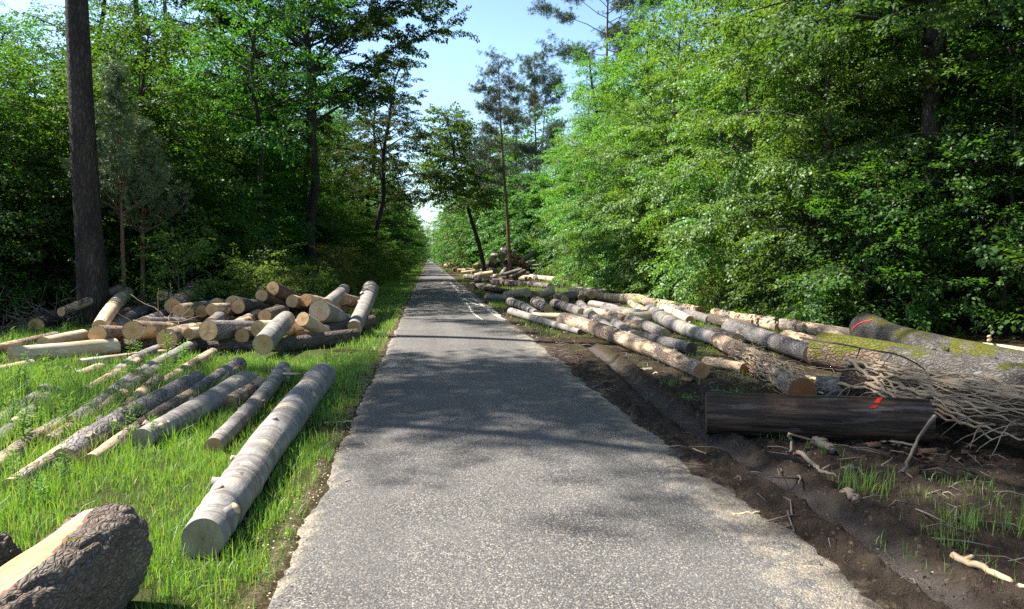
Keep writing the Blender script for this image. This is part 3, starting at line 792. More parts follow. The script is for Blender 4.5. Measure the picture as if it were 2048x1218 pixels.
for (px, py, L_, dx, r_, bk, ct) in ((1330, 668, 3.2, 0.15, 0.12, 'greypine', 'cut'), (1360, 655, 3.5, 0.5, 0.13, 'beech', 'cut'), (1250, 640, 3.0, -0.3, 0.12, 'pine', 'cutorange'), (1420, 640, 4.0, 0.3, 0.13, 'greypine', 'cut'),
                                   (1400, 622, 4.0, -0.4, 0.14, 'pine', 'cutorange'), (1340, 612, 4.5, 0.2, 0.14, 'peeled', 'cutorange'), (1085, 610, 3.5, 0.2, 0.13, 'greypine', 'cut'), (1130, 600, 4.0, 0.3, 0.15, 'beech', 'cut'),
                                   (1240, 590, 4.5, -1.2, 0.16, 'greypine', 'cut'), (1100, 572, 5.0, -2.0, 0.17, 'greypine', 'cut'), (1045, 570, 4.0, -1.4, 0.17, 'dark', 'cut'), (1000, 562, 4.0, 0.6, 0.18, 'pine', 'cutorange'),
                                   (1135, 560, 5.0, -2.5, 0.18, 'peeled', 'cutorange'), (1060, 558, 5.0, -2.2, 0.19, 'pine', 'cutorange'), (1530, 668, 3.5, 0.2, 0.12, 'dark', 'cut'), (1560, 655, 4.0, 0.1, 0.13, 'pine', 'cutorange'),
                                   (970, 553, 4.0, 0.5, 0.2, 'greypine', 'cut'), (960, 556, 3.0, -1.0, 0.19, 'greypine', 'cut'), (1090, 552, 5.0, -3.0, 0.2, 'beech', 'cut')):
    p0 = gp(px, py, r_ * 0.92)
    make_log('felled log lying in between the others on the right verge', bk, ct, [p0, p0 + Vector((dx, L_, 0.03))], [r_, r_ * 1.15], group=GRF, stubs=1)
# ------------------------------------------------------------------ ivy stems on two logs
def ivy(root, L, rad, n, u0, u1, seed, zc, big=0.013, twist=1.3, loose=0):
    rng = np.random.RandomState(seed)
    mb = MB()
    for k in range(n):
        ln = rng.uniform(0.22, 0.75) * (u1 - u0)
        s0 = rng.uniform(u0 - 0.05, u1 - ln * 0.7)
        a = rng.uniform(-0.25, PI + 0.25)
        da = rng.normal(0, 0.38) * twist * (2.2 if rng.rand() < 0.15 else 1)
        w = rng.uniform(0.02, 0.14); ph = rng.rand() * 7; fr = rng.uniform(6, 16)
        lift0 = abs(rng.normal(0.0, 0.022)); m = 22
        pts = []
        for i in range(m):
            f = i / (m - 1); u = s0 + ln * f
            an = a + da * f + w * math.sin(ph + fr * f) * 0.5 + 0.05 * math.sin(ph * 3 + fr * 2.7 * f)
            r = rad[0] + (rad[1] - rad[0]) * u
            h = r + 0.006 + lift0 + 0.022 * math.sin(ph * 2 + f * 9) * (0.3 + lift0 * 30)
            h = max(h, r + 0.003)
            pts.append([(u - 0.5) * L, -math.cos(an) * h, zc + math.sin(an) * h])
        rr = rng.uniform(0.22, 1.0) ** 2.3 * big + 0.002
        tube(pts, np.linspace(rr, rr * 0.45, m), 5, mb)
    o = mb.obj('ivy_stems', M['vine'], root, smooth=True)
    tag(o, kind='stuff')
    tw = MB()
    for k in range(n // 2):
        a = rng.uniform(0.0, PI); u = rng.uniform(u0, u1); r = rad[0] + (rad[1] - rad[0]) * u
        p = np.array([(u - 0.5) * L, -math.cos(a) * (r + 0.015), zc + math.sin(a) * (r + 0.015)])
        d = np.array([rng.choice([-1, 1]) * rng.uniform(0.6, 1), -math.cos(a) * rng.uniform(-0.05, 0.35) + rng.normal(0, 0.2), math.sin(a) * rng.uniform(0.0, 0.3) + rng.normal(0, 0.12)])
        ln_ = rng.uniform(0.12, 0.55); e = p + d * ln_ * 0.5 + rng.normal(0, 0.012, 3); f = p + d * ln_ + rng.normal(0, 0.02, 3)
        r_ = rng.uniform(0.002, 0.006)
        tube([p, e, f], [r_, r_ * 0.8, r_ * 0.4], 4, tw)
        g_ = e + (f - e) * 0.3; tube([g_, g_ + (d + rng.normal(0, 0.5, 3)) * ln_ * 0.3], [r_ * 0.6, r_ * 0.3], 4, tw)
    tag(obj('dry_twigs', tw.mesh('dry_twigs', M['twig']), root), kind='stuff')
    for k in range(loose):
        a = rng.uniform(-0.5, 0.4); u = rng.uniform(u0, u1)
        r = rad[0] + (rad[1] - rad[0]) * u
        p = np.array([(u - 0.5) * L, -math.cos(a) * r, zc + math.sin(a) * r])
        v = np.array([rng.normal(0, 0.05) - 0.02, -0.055, 0.02])
        pts = [p]
        for i in range(16):
            v = v + np.array([rng.normal(0, 0.012), rng.normal(0, 0.008), -0.010])
            v *= 0.055 / np.linalg.norm(v)
            p = p + v
            if p[2] < 0.02: break
            pts.append(p)
        if len(pts) < 4: continue
        b2 = MB(); tube(pts, np.linspace(0.007, 0.0025, len(pts)), 5, b2)
        obj('hanging_stem', b2.mesh('hanging_stem', M['twig'], True), root)


def loglen(a, b, za, zb): return (gp(*b, zb) - gp(*a, za)).length
ivy(vlog2, loglen((1708, 764), (2130, 862), .30, .30), (0.20, 0.25), 120, 0.0, 1.0, 11, 0.225, 0.032, loose=20)
ivy(vlog1, loglen((1606, 783), (1436, 680), .17, .138), (0.155, 0.15), 95, 0.02, 0.62, 12, 0.152, 0.014, twist=1.5)


# ------------------------------------------------------------------ leaves
def leafquads(pos, dirn, up, length, width, fold=0.0):
    """rhombic leaves: pos (n,3) base, dirn, up unit vectors"""
    side = np.cross(dirn, up); side /= np.linalg.norm(side, axis=1, keepdims=True) + 1e-9
    L = np.broadcast_to(np.asarray(length), (len(pos),))[:, None]
    W = np.broadcast_to(np.asarray(width), (len(pos),))[:, None]
    mid = pos + dirn * L * 0.45
    return np.stack([pos, mid + side * W * 0.5 + up * L * 0.06, pos + dirn * L - up * L * 0.10, mid - side * W * 0.5 + up * L * 0.06], 1)


def spray_template(seed, n, leaf, length=0.75, width=0.5, flat=0.35, aspect=0.62):
    """a flat leafy twig along +X"""
    rng = np.random.RandomState(seed)
    t = rng.rand(n) ** 0.8
    y = rng.uniform(-1, 1, n) * width * 0.5 * (1 - 0.65 * t)
    pos = np.stack([t * length, y, rng.normal(0, 0.035, n) - 0.10 * t * t - 0.08 * np.abs(y)], 1)
    yaw = np.sign(y + 1e-6) * rng.uniform(0.3, 1.1, n)
    pit = rng.normal(-0.25, 0.35, n)
    d = np.stack([np.cos(yaw) * np.cos(pit), np.sin(yaw) * np.cos(pit), np.sin(pit)], 1)
    u = np.stack([rng.normal(0, flat, n), rng.normal(0, flat, n), np.ones(n)], 1)
    u -= d * (u * d).sum(1, keepdims=True); u /= np.linalg.norm(u, axis=1, keepdims=True)
    ln = leaf * rng.uniform(0.65, 1.15, n)
    return leafquads(pos, d, u, ln, ln * aspect)


def needle_template(seed, n, length, width, size=0.5, up=0.4):
    """a pad of pine tufts"""
    rng = np.random.RandomState(seed)
    tufts = max(4, n // 14)
    c = np.stack([rng.uniform(0, 1, tufts) * size * 1.3, rng.normal(0, 0.3, tufts) * size, rng.normal(0, 0.14, tufts) * size], 1)
    k = rng.randint(0, tufts, n)
    d = rng.normal(0, 1, (n, 3)); d[:, 2] += up * 2; d[:, 0] += 0.5
    d /= np.linalg.norm(d, axis=1, keepdims=True)
    u = np.cross(d, rng.normal(0, 1, (n, 3))); u /= np.linalg.norm(u, axis=1, keepdims=True)
    ln = length * rng.uniform(0.7, 1.2, n)
    return leafquads(c[k] + d * 0.02, d, u, ln, np.full(n, width))


def place_templates(tmpl, pos, yaw, pitch, roll, scale, rng):
    """all templates at their transforms -> (N,4,3) quads"""
    out = []
    pos, yaw, pitch, roll, scale = map(np.asarray, (pos, yaw, pitch, roll, scale))
    which = rng.randint(0, len(tmpl), len(pos))
    cy, sy, cp, sp, cr, sr = np.cos(yaw), np.sin(yaw), np.cos(pitch), np.sin(pitch), np.cos(roll), np.sin(roll)
    ex = np.stack([cy * cp, sy * cp, sp], 1)
    ey0 = np.stack([-sy, cy, 0 * cy], 1); ez0 = np.cross(ex, ey0)
    ey = ey0 * cr[:, None] + ez0 * sr[:, None]; ez = np.cross(ex, ey)
    Rm = np.stack([ex, ey, ez], 1) * scale[:, None, None]       # rows are the axes
    for i, t in enumerate(tmpl):
        s = which == i
        if not s.any(): continue
        q = np.einsum('lvk,nkj->nlvj', t, Rm[s]) + pos[s][:, None, None]
        out.append(q.reshape(-1, 4, 3))
    return np.concatenate(out)


def quads_mesh(name, Q, mat):
    n = len(Q)
    return mesh_np(name, Q.reshape(-1, 3), [np.arange(n * 4).reshape(n, 4)], mat)


def broadleaf(name, label, cat, group, seed, H, tr, cb, cr, n_limbs, tmpl, leafmat, barkmat, step=0.32, lean=(0, 0),
              prof=None, rise=(0.1, 0.9), sec=0.45, droop=0.25, scale=1.0, wig=0.15, bare=0.15, trunk_top=0.97):
    rng = np.random.RandomState(seed)
    wood = MB()
    n = 14
    hz = np.linspace(0, H * trunk_top, n)
    ph = rng.rand(4) * 7
    tp = np.stack([lean[0] * hz / H + wig * np.sin(hz * 0.5 + ph[0]) * hz / H + wig * 0.3 * np.sin(hz * 1.3 + ph[1]),
                   lean[1] * hz / H + wig * np.sin(hz * 0.45 + ph[2]) * hz / H, hz], 1)
    tp[:, :2] -= tp[0, :2]
    rt = tr * (1 - 0.85 * (hz / H) ** 0.9); rt[0] *= 1.35
    P2 = smoothpath(tp, 36)
    tube(P2, np.interp(np.linspace(0, 1, 36), np.linspace(0, 1, n), rt), 12, wood)
    prof = prof or (lambda u: (0.55 + 0.45 * math.sin(PI * min(1, u + 0.25))) * (1 - u ** 3 * 0.7))
    pos = []; yaw = []; pit = []; rol = []; sca = []
    ga = rng.rand() * 7
    for k in range(n_limbs):
        u = (k + rng.rand()) / n_limbs
        h = cb + (H * trunk_top - cb) * u
        az = ga + k * 2.399 + rng.normal(0, 0.25)
        ln = cr * prof(u) * rng.uniform(0.7, 1.12)
        up0 = rise[0] + (rise[1] - rise[0]) * u + rng.normal(0, 0.12)
        base = np.array([np.interp(h, hz, tp[:, i]) for i in range(3)])
        m = 7
        p = base.copy(); pts = [p.copy()]
        el = up0; a = az
        for i in range(m - 1):
            el -= droop * (i / (m - 1)) * 0.8 - rng.normal(0, 0.05)
            a += rng.normal(0, 0.12)
            p = p + ln / (m - 1) * np.array([math.cos(a) * math.cos(el), math.sin(a) * math.cos(el), math.sin(el)])
            pts.append(p.copy())
        r0 = min(np.interp(h, hz, rt) * 0.55, 0.013 * ln + 0.008)
        lp = smoothpath(pts, 10)
        tube(lp, np.linspace(r0, 0.006, 10), 6, wood, cap=False)
        n2 = max(2, int(ln / sec))
        for j in range(n2 + 1):
            t = bare + (1 - bare) * (j + rng.rand() * 0.8) / (n2 + 1) if j < n2 else 0.97
            b = np.array([np.interp(t * 9, np.arange(10), lp[:, i]) for i in range(3)])
            sd = (1 if j % 2 else -1) * rng.uniform(0.5, 1.1) if j < n2 else 0
            a2 = a + sd
            l2 = ln * 0.42 * (1.05 - 0.6 * t) * rng.uniform(0.7, 1.2) + 0.15
            e2 = el * 0.5 + rng.normal(0.05, 0.18)
            d = np.array([math.cos(a2) * math.cos(e2), math.sin(a2) * math.cos(e2), math.sin(e2)])
            tube([b, b + d * l2 * 0.5 + [0, 0, 0.02], b + d * l2], [0.35 * r0 + 0.004, 0.006, 0.003], 4, wood, cap=False)
            ns = max(1, int(l2 / step + 0.5))
            for q in range(ns + 1):
                f = (q + rng.rand() * 0.6) / (ns + 0.6)
                pos.append(b + d * l2 * min(f, 1.0)); yaw.append(a2 + rng.normal(0, 0.65)); pit.append(e2 - 0.15 + rng.normal(0, 0.25))
                rol.append(rng.normal(0, 0.35)); sca.append(scale * rng.uniform(0.75, 1.2))
    root = empty(name)
    tag(root, label, cat, group)
    wood.obj('trunk', M[barkmat], root, smooth=True)
    Q = place_templates(tmpl, pos, yaw, pit, rol, sca, rng)
    obj('crown', quads_mesh('crown', Q, M[leafmat]), root)
    root['n'] = len(Q)
    del root['n']
    return root


def pine(name, label, cat, group, seed, H, tr, cb, cr, n_limbs, tmpl, leafmat='needle', barkmat='pinetop', young=False, lean=(0, 0), density=1.0, wig=0.1):
    rng = np.random.RandomState(seed)
    wood = MB(); n = 12
    hz = np.linspace(0, H * 0.985, n); ph = rng.rand(3) * 7
    tp = np.stack([lean[0] * hz / H + wig * np.sin(hz * 0.3 + ph[0]), lean[1] * hz / H + wig * np.sin(hz * 0.27 + ph[1]), hz], 1)
    tp[:, :2] -= tp[0, :2]
    rt = tr * (1 - 0.88 * (hz / H) ** 1.2); rt[0] *= 1.2
    tube(smoothpath(tp, 30), np.interp(np.linspace(0, 1, 30), np.linspace(0, 1, n), rt), 14, wood)
    pos = []; yaw = []; pit = []; rol = []; sca = []
    for k in range(n_limbs):
        u = (k + rng.rand() * 0.7) / n_limbs
        h = cb + (H * 0.98 - cb) * u
        if young: h = cb + (H * 0.97 - cb) * (math.floor(u * 7) / 7 + rng.normal(0, 0.01))
        az = k * 2.399 + rng.normal(0, 0.5)
        if young: ln = cr * (1.02 - u) * rng.uniform(0.75, 1.1) + 0.12
        else: ln = cr * (0.35 + 0.75 * math.sin(PI * min(1, (u * 0.85 + 0.22)))) * rng.uniform(0.45, 1.15)
        el = (0.35 + 0.3 * u if young else -0.1 + 0.75 * u + rng.normal(0, 0.18))
        base = np.array([np.interp(h, hz, tp[:, i]) for i in range(3)])
        p = base.copy(); pts = [p.copy()]; a = az
        for i in range(6):
            el += (0.10 if young else rng.normal(0.04, 0.12)); a += rng.normal(0, 0.2)
            p = p + ln / 6 * np.array([math.cos(a) * math.cos(el), math.sin(a) * math.cos(el), math.sin(el)]); pts.append(p.copy())
        r0 = min(np.interp(h, hz, rt) * 0.5, 0.012 * ln + 0.006)
        tube(pts, np.linspace(r0, 0.006, 7), 6, wood, cap=False)
        m = int((4 if young else 7) * density * max(0.6, ln))
        for q in range(m):
            t = rng.uniform(0.25 if young else 0.5, 1.0)
            b = np.array([np.interp(t * 6, np.arange(7), np.array(pts)[:, i]) for i in range(3)])
            sp = 0.12 if young else 0.32
            pos.append(b + rng.normal(0, sp, 3) * [1, 1, 0.5]); yaw.append(a + rng.normal(0, 0.8)); pit.append((el if young else 0.15) + rng.normal(0, 0.3))
            rol.append(rng.normal(0, 0.4)); sca.append(rng.uniform(0.7, 1.25))
    root = empty(name); tag(root, label, cat, group)
    wood.obj('trunk', M[barkmat], root, smooth=True)
    obj('crown', quads_mesh('crown', place_templates(tmpl, pos, yaw, pit, rol, sca, rng), M[leafmat]), root)
    return root


T_near = [spray_template(i, 74, 0.105, 0.90, 0.62) for i in range(5)]
T_mid = [spray_template(20 + i, 42, 0.125, 0.95, 0.65) for i in range(4)]
T_far = [spray_template(40 + i, 30, 0.24, 1.3, 0.9, 0.5) for i in range(4)]
T_oak = [spray_template(60 + i, 56, 0.135, 0.60, 0.55, 0.7, 0.55) for i in range(4)]
T_bush = [spray_template(80 + i, 26, 0.075, 0.5, 0.45, 0.6) for i in range(4)]
T_pine = [needle_template(i, 150, 0.17, 0.018, 0.55) for i in range(4)]
T_young = [needle_template(10 + i, 80, 0.11, 0.010, 0.26, 1.1) for i in range(4)]

GE = 'leafy beech trees forming the edge of the right hand wood'
GE2 = 'taller broadleaf trees in the second row of the right hand wood'
GLF = 'leafy trees forming the left hand wood'
GLT = 'tall dark trunked trees inside the left hand wood'
GFR = 'distant trees along the right side of the road'
GFL = 'distant trees along the left side of the road'
GBK = 'trees deep inside the woods on both sides'
LE = 'bright green beech with layered leafy sprays down to the ground, along the right wood edge'
rnd = random.Random(4)

protos = {}
full = lambda u: (0.80 + 0.25 * math.sin(PI * min(1, u * 1.1 + 0.1))) * (1 - u ** 2.2 * 0.72)
def edge_proto(seed, H, cr, n_limbs):
    return broadleaf('beech_tree', LE, 'tree', GE, seed, H, 0.16, 0.7, cr, n_limbs, T_near, 'leaf_beech', 'trunkgrey', step=0.32, prof=full, rise=(0.0, 0.85), droop=0.28, sec=0.5, wig=0.25)


E = [edge_proto(1, 11.5, 3.6, 50), edge_proto(2, 12.8, 3.9, 54), edge_proto(3, 9.5, 3.2, 44), edge_proto(9, 12.2, 3.7, 52)]
LL = 'dark leafed young tree in the shaded left hand wood'
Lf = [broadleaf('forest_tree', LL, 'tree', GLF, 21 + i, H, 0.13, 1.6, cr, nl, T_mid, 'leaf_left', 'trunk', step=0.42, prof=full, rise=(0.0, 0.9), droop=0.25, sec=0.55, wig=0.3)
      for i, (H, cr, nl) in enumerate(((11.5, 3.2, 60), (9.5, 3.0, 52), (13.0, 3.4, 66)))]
TL = [broadleaf('tall_tree', 'tall broadleaf with a long bare dark trunk, inside the left hand wood', 'tree', GLT, 31 + i, H, 0.24, H * 0.5, 3.6, 34, T_mid, 'leaf_left', 'trunk',
                step=0.5, rise=(0.2, 1.0), droop=0.2, sec=0.6, wig=0.35) for i, H in enumerate((17.0, 19.5))]
RB = [broadleaf('tall_tree', 'tall broadleaf rising behind the right hand edge beeches', 'tree', GE2, 41 + i, H, 0.22, H * 0.25, 3.8, 42, T_mid, 'leaf_beech', 'trunk',
                step=0.5, rise=(0.1, 0.95), droop=0.2, sec=0.6, wig=0.3) for i, H in enumerate((15.5, 17.5))]
FR = [broadleaf('distant_tree', 'distant green tree in the row closing in along the far road', 'tree', GFR, 51 + i, H, 0.2, 1.5, 3.8, 48, T_far, 'leaf_far', 'trunk',
                step=0.6, prof=full, rise=(0.05, 0.9), sec=0.8, wig=0.3) for i, H in enumerate((13.0, 15.5, 11.0))]
BK = [broadleaf('deep_wood_tree', 'dim tree standing deep inside the wood, behind the edge trees', 'tree', GBK, 71 + i, H, 0.18, 0.8, 4.0, 34, T_far, 'leaf_left', 'trunk',
                step=0.6, prof=full, rise=(0.0, 0.9), sec=0.7) for i, H in enumerate((13.0, 16.0))]


# low trees filling the shaded wood under the tall ones
US = [broadleaf('understory_tree', 'small leafy tree filling the shade under the tall left hand trees', 'tree', 'small understory trees in the left hand wood', 161 + i, H, 0.06, 0.3, cr, nl, T_mid, 'leaf_left', 'trunk',
                step=0.4, prof=full, rise=(0.0, 0.9), sec=0.5) for i, (H, cr, nl) in enumerate(((6.5, 2.3, 36), (4.6, 2.0, 30)))]

used = {}
def lit_cap(x, y, H):
    """trees at these stretches are kept low enough for sun to reach the left verge"""
    if x > -3: return 1.0
    y0 = y - 0.445 * (-1.5 - x)
    if any(a < y0 < b for a, b in ((22, 30.5), (42, 50), (60, 69), (84, 92), (108, 116), (134, 144), (164, 172))):
        return min(1.0, max(0.3, 1.4 * (-x - 2.2) / H))
    return 1.0


def put(plist, i, x, y, s=1.0, rz=None, label=None, group=None, sz=None, tilt=(0, 0), name=None):
    """first use of a prototype moves it, later uses copy it"""
    r = plist[i % len(plist)]
    rz = rnd.uniform(0, 6.28) if rz is None else rz
    if r.name not in used:
        used[r.name] = 1
        r.location = (x, y, 0); r.rotation_euler = (tilt[0], tilt[1], rz); r.scale = (s, s, sz or s)
        o = r
    else:
        o = copy_tree(r, (x, y, 0), rz, s, sz, tilt)
    if label: o['label'] = label
    if group: o['group'] = group
    elif label and 'group' in o: del o['group']
    return o


# right hand wood edge
for i, (x, y, s) in enumerate(((18.6, 14.0, 0.95), (10.6, 18.2, 0.9), (10.2, 21.8, 0.95), (10.6, 25.4, 1.0), (9.9, 29.0, 1.0), (10.4, 32.8, 1.05), (10.0, 37.0, 0.98), (11.2, 41.0, 1.05),
                               (12.4, 46.0, 1.0), (12.6, 51.0, 1.05), (13.0, 56.0, 1.0), (13.4, 61.0, 1.1), (13.6, 67.0, 1.0), (13.6, 73.0, 1.1), (15.8, 16.0, 0.9), (18.0, 10.2, 0.9))):
    put(E, i, x, y, s)
for i, (x, y, s) in enumerate(((14.5, 21, 1.0), (14.2, 27, 0.95), (14.6, 33, 1.0), (14.0, 39, 0.95), (15, 45, 1.0), (16, 52, 1.0), (15, 59, 1.0), (15.5, 68, 1.05), (17.5, 17.5, 1.0), (19, 24, 1.0), (18.5, 31, 1), (19, 38, 1), (19.5, 12.5, 1.0), (13.4, 9.0, 0.95))):
    put(RB, i, x, y, s)
# left hand wood
for i, (x, y, s) in enumerate(((-11.5, 20.5, 1.0), (-8.6, 23.5, 0.85), (-14.5, 19.0, 1.0), (-7.6, 27.5, 0.95), (-10.6, 26.0, 1.05), (-13.6, 25.0, 1.0), (-9.8, 38.0, 0.95), (-9.0, 32.5, 1.05), (-12.2, 32.0, 1.0),
                               (-7.2, 38.5, 0.95), (-9.6, 40.0, 1.0), (-5.9, 44.0, 0.85), (-8.2, 47.0, 1.0), (-6.0, 51.0, 0.9), (-7.0, 57.0, 1.0), (-5.6, 63.0, 0.95), (-6.5, 69.0, 1.05), (-16.5, 24.5, 1.0), (-17.8, 20.5, 1.0), (-15.6, 31.0, 1.0), (-19.5, 29.5, 1.0), (-18.5, 34.0, 1.0), (-14.0, 36.5, 1.0), (-12.6, 23.0, 1.0))):
    if 857 + 1435 * x / y < 400:
        s = (1.7 + rnd.uniform(0.245, 0.315) * y) / (11.5, 9.5, 13.0)[i % 3]
        put(Lf, i, x, y, max(0.8, s), sz=s)
    else: put(Lf, i, x, y, s, sz=s * lit_cap(x, y, (11.5, 9.5, 13.0)[i % 3] * s))
for i, (x, y, s) in enumerate(((-8.3, 30.5, 0.9), (-9.6, 36, 1.0), (-7.8, 43, 0.95), (-10, 50, 1.0), (-8, 60, 1.0), (-14.0, 33.5, 0.9), (-13.5, 41, 0.85), (-13.0, 48, 0.9), (-13.5, 55, 0.9), (-13, 64, 0.9), (-13, 71, 0.9))):
    put(TL, i, x, y, s, sz=s * lit_cap(x, y, 17.0 * s))
# far rows
for i in range(17):
    y = 78 + i * 10.5
    put(FR, i, 9.4 - 0.024 * (y - 78) + rnd.uniform(-0.6, 0.6), y, rnd.uniform(0.9, 1.15))
    put(FR, i + 1, 13.5 + rnd.uniform(-1, 1), y + 5, rnd.uniform(1.0, 1.25))
for i in range(17):
    y = 74 + i * 10.5
    x_ = -5.6 + 0.006 * (y - 74) + rnd.uniform(-0.5, 0.5); s_ = rnd.uniform(0.85, 1.05)
    put(FR, i + 2, x_, y, s_, sz=s_ * lit_cap(x_, y, 13), label='distant tree in the dark row along the far left of the road', group=GFL)
    put(FR, i, -11.5 + rnd.uniform(-1, 1), y + 5, rnd.uniform(1.0, 1.2), label='distant tree in the dark row along the far left of the road', group=GFL)
for (px, y, s) in ((945, 90, 1.0), (985, 86, 1.0), (908, 112, 1.05), (968, 101, 1.15), (1040, 79, 0.95), (1003, 97, 1.15), (1062, 74, 0.8)):
    q = pd(px, 609, y); put(FR, int(px) % 3, q.x, y, s, label='leafy tree in the bright clump behind the far log heaps', group='leafy trees behind the far log heaps')
for i in range(9):
    put(FR, i, -10 + i * 2.9 + rnd.uniform(-0.6, 0.6), 268 + rnd.uniform(-6, 8), rnd.uniform(0.85, 1.1), label='distant tree closing off the far end of the road', group='trees across the far end of the road')
# depth of both woods
for i in range(13):
    y = 14 + i * 6.0
    put(BK, i, 22.5 + rnd.uniform(-1, 1) + (0 if y > 20 else 2), y, rnd.uniform(0.9, 1.15))
    put(BK, i + 1, 28 + rnd.uniform(-1.5, 1.5), y + 3, rnd.uniform(1.0, 1.2))
for i in range(11):
    y = 22 + i * 6.2
    put(BK, i, -22 + rnd.uniform(-1, 1) + 0.05 * (y - 22), y + 8, 0.9, sz=(1.7 + 0.22 * (y + 8)) / 14.5)
    put(BK, i + 1, -28 + rnd.uniform(-1.5, 1.5), y + 12, 1.0, sz=(1.7 + 0.22 * (y + 12)) / 14.5)

# ---- single trees one can point to
GPN = None
P1 = pine('pine_tree', 'tall straight pine with thick dark trunk, left foreground of the wood', 'tree', None, 101, 24.5, 0.33, 18.0, 3.0, 18, T_pine, barkmat='trunk', lean=(-0.7, 0.3), wig=0.05)
q = pd(190, 609, 19.0); P1.location = (q.x, q.y, 0)
P2_ = pine('pine_tree', 'grey trunked pine leaning behind the thick dark pine trunk', 'tree', None, 102, 25, 0.2, 19.0, 3.0, 18, T_pine, barkmat='trunkgrey', lean=(-1.4, 0), wig=0.05)
q = pd(202, 609, 25.0); P2_.location = (q.x, q.y, 0)
for (px, y, H, lab, seed, ln) in ((325, 36, 25, 'slender pine trunk crossing the sky gap at the upper left', 103, -1.4), (372, 44, 27, 'thinner far pine right of the slender pine in the sky gap', 104, -1.0)):
    t_ = pine('pine_tree', lab, 'tree', None, seed, H, 0.19, H * 0.72, 3.2, 20, T_pine, barkmat='trunkgrey', lean=(ln, 0), wig=0.05)
    q = pd(px, 609, y); t_.location = (q.x, q.y, 0)
yp = pine('young_pine', 'young greyish pine with upright shoots in front of the left wood', 'tree', None, 105, 6.9, 0.06, 2.9, 1.45, 52, T_young, 'needle_young', 'pinetop', young=True, density=2.9)
q = pd(248, 609, 20.0); yp.location = (q.x, q.y, 0)
yp2 = pine('young_pine', 'second slim young pine with a reddish stem beside the first', 'tree', None, 106, 5.6, 0.07, 2.4, 1.35, 40, T_young, 'needle_young', 'pinetop', young=True, density=3.0)
q = pd(284, 609, 20.8); yp2.location = (q.x, q.y, 0)

OAKP = lambda u: (0.75 + 0.45 * math.sin(PI * min(1, u + 0.15))) * (1 - u ** 3 * 0.6)
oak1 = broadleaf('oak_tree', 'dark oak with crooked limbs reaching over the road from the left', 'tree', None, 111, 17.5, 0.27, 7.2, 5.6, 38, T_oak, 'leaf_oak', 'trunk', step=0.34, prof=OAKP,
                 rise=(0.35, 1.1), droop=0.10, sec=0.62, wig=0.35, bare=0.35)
q = pd(633, 609, 34.0); oak1.location = (q.x, q.y, 0)
oak2 = broadleaf('oak_tree', 'second dark trunk standing close left of the crooked oak', 'tree', None, 112, 16.5, 0.22, 8.0, 3.8, 26, T_oak, 'leaf_oak', 'trunk', step=0.4, rise=(0.3, 1.1), wig=0.3, sec=0.6, bare=0.3)
q = pd(617, 609, 38.0); oak2.location = (q.x, q.y, 0)
oak3 = broadleaf('oak_tree', 'dark tree with a trunk leaning right, behind the crooked oak', 'tree', None, 113, 14.5, 0.24, 5.0, 4.4, 34, T_oak, 'leaf_oak', 'trunk', step=0.42, lean=(2.2, 0), rise=(0.2, 1.0), wig=0.3, sec=0.6, bare=0.25)
q = pd(738, 609, 47.0); oak3.location = (q.x, q.y, 0)
oak5 = broadleaf('oak_tree', 'dark leafy oak overhanging the road edge beyond the leaning tree', 'tree', None, 116, 15.0, 0.22, 3.2, 4.3, 40, T_oak, 'leaf_oak', 'trunk', step=0.42, lean=(0.8, 0), rise=(0.1, 1.0), wig=0.3, sec=0.6)
oak5.location = (-4.6, 55, 0)
oak4 = broadleaf('slim_tree', 'slim dark trunked tree left of the two dark oak trunks', 'tree', None, 114, 14.5, 0.14, 6.0, 3.2, 34, T_mid, 'leaf_left', 'trunk', step=0.42, rise=(0.2, 1.0), wig=0.3, sec=0.55)
q = pd(528, 609, 27.0); oak4.location = (q.x, q.y, 0)
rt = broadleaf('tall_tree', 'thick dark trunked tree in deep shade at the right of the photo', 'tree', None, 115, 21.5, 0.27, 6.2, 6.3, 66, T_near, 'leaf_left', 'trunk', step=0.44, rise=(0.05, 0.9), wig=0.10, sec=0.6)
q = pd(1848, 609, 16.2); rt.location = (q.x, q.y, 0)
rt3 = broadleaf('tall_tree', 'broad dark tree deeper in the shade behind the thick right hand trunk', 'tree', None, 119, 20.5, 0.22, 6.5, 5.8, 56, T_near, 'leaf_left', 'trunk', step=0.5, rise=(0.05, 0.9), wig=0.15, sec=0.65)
rt3.location = (15.2, 20.2, 0)
for i, (x, y, s) in enumerate(((12.8, 14.6, 1.0), (10.0, 15.4, 0.8), (14.2, 17.8, 1.1), (15.0, 13.2, 1.1), (11.9, 18.6, 1.2), (17.5, 15.5, 1.2), (13.6, 12.2, 1.0), (9.4, 17.2, 0.85))):
    put(US, i, x, y, s, label='small leafy tree in the dark shade round the thick right hand trunk', group='small trees in the shade at the far right')
rt2 = broadleaf('dark_tree', 'dark leaning trunk at the wood edge behind the scattered logs', 'tree', None, 117, 13.5, 0.27, 4.2, 3.4, 36, T_near, 'leaf_beech', 'trunk', step=0.42, lean=(-0.8, 0), rise=(0.05, 0.9), wig=0.2, sec=0.55)
q = pd(1206, 609, 41.0); rt2.location = (q.x, q.y, 0)
ln = broadleaf('leaning_tree', 'slender dark tree leaning left over the far log heap', 'tree', None, 118, 15.2, 0.24, 6.5, 4.2, 48, T_far, 'leaf_far', 'trunk', step=0.5, lean=(-4.0, 0), rise=(0.2, 1.0), wig=0.15, sec=0.55)
q = pd(973, 609, 66.0); ln.location = (q.x, q.y, 0)
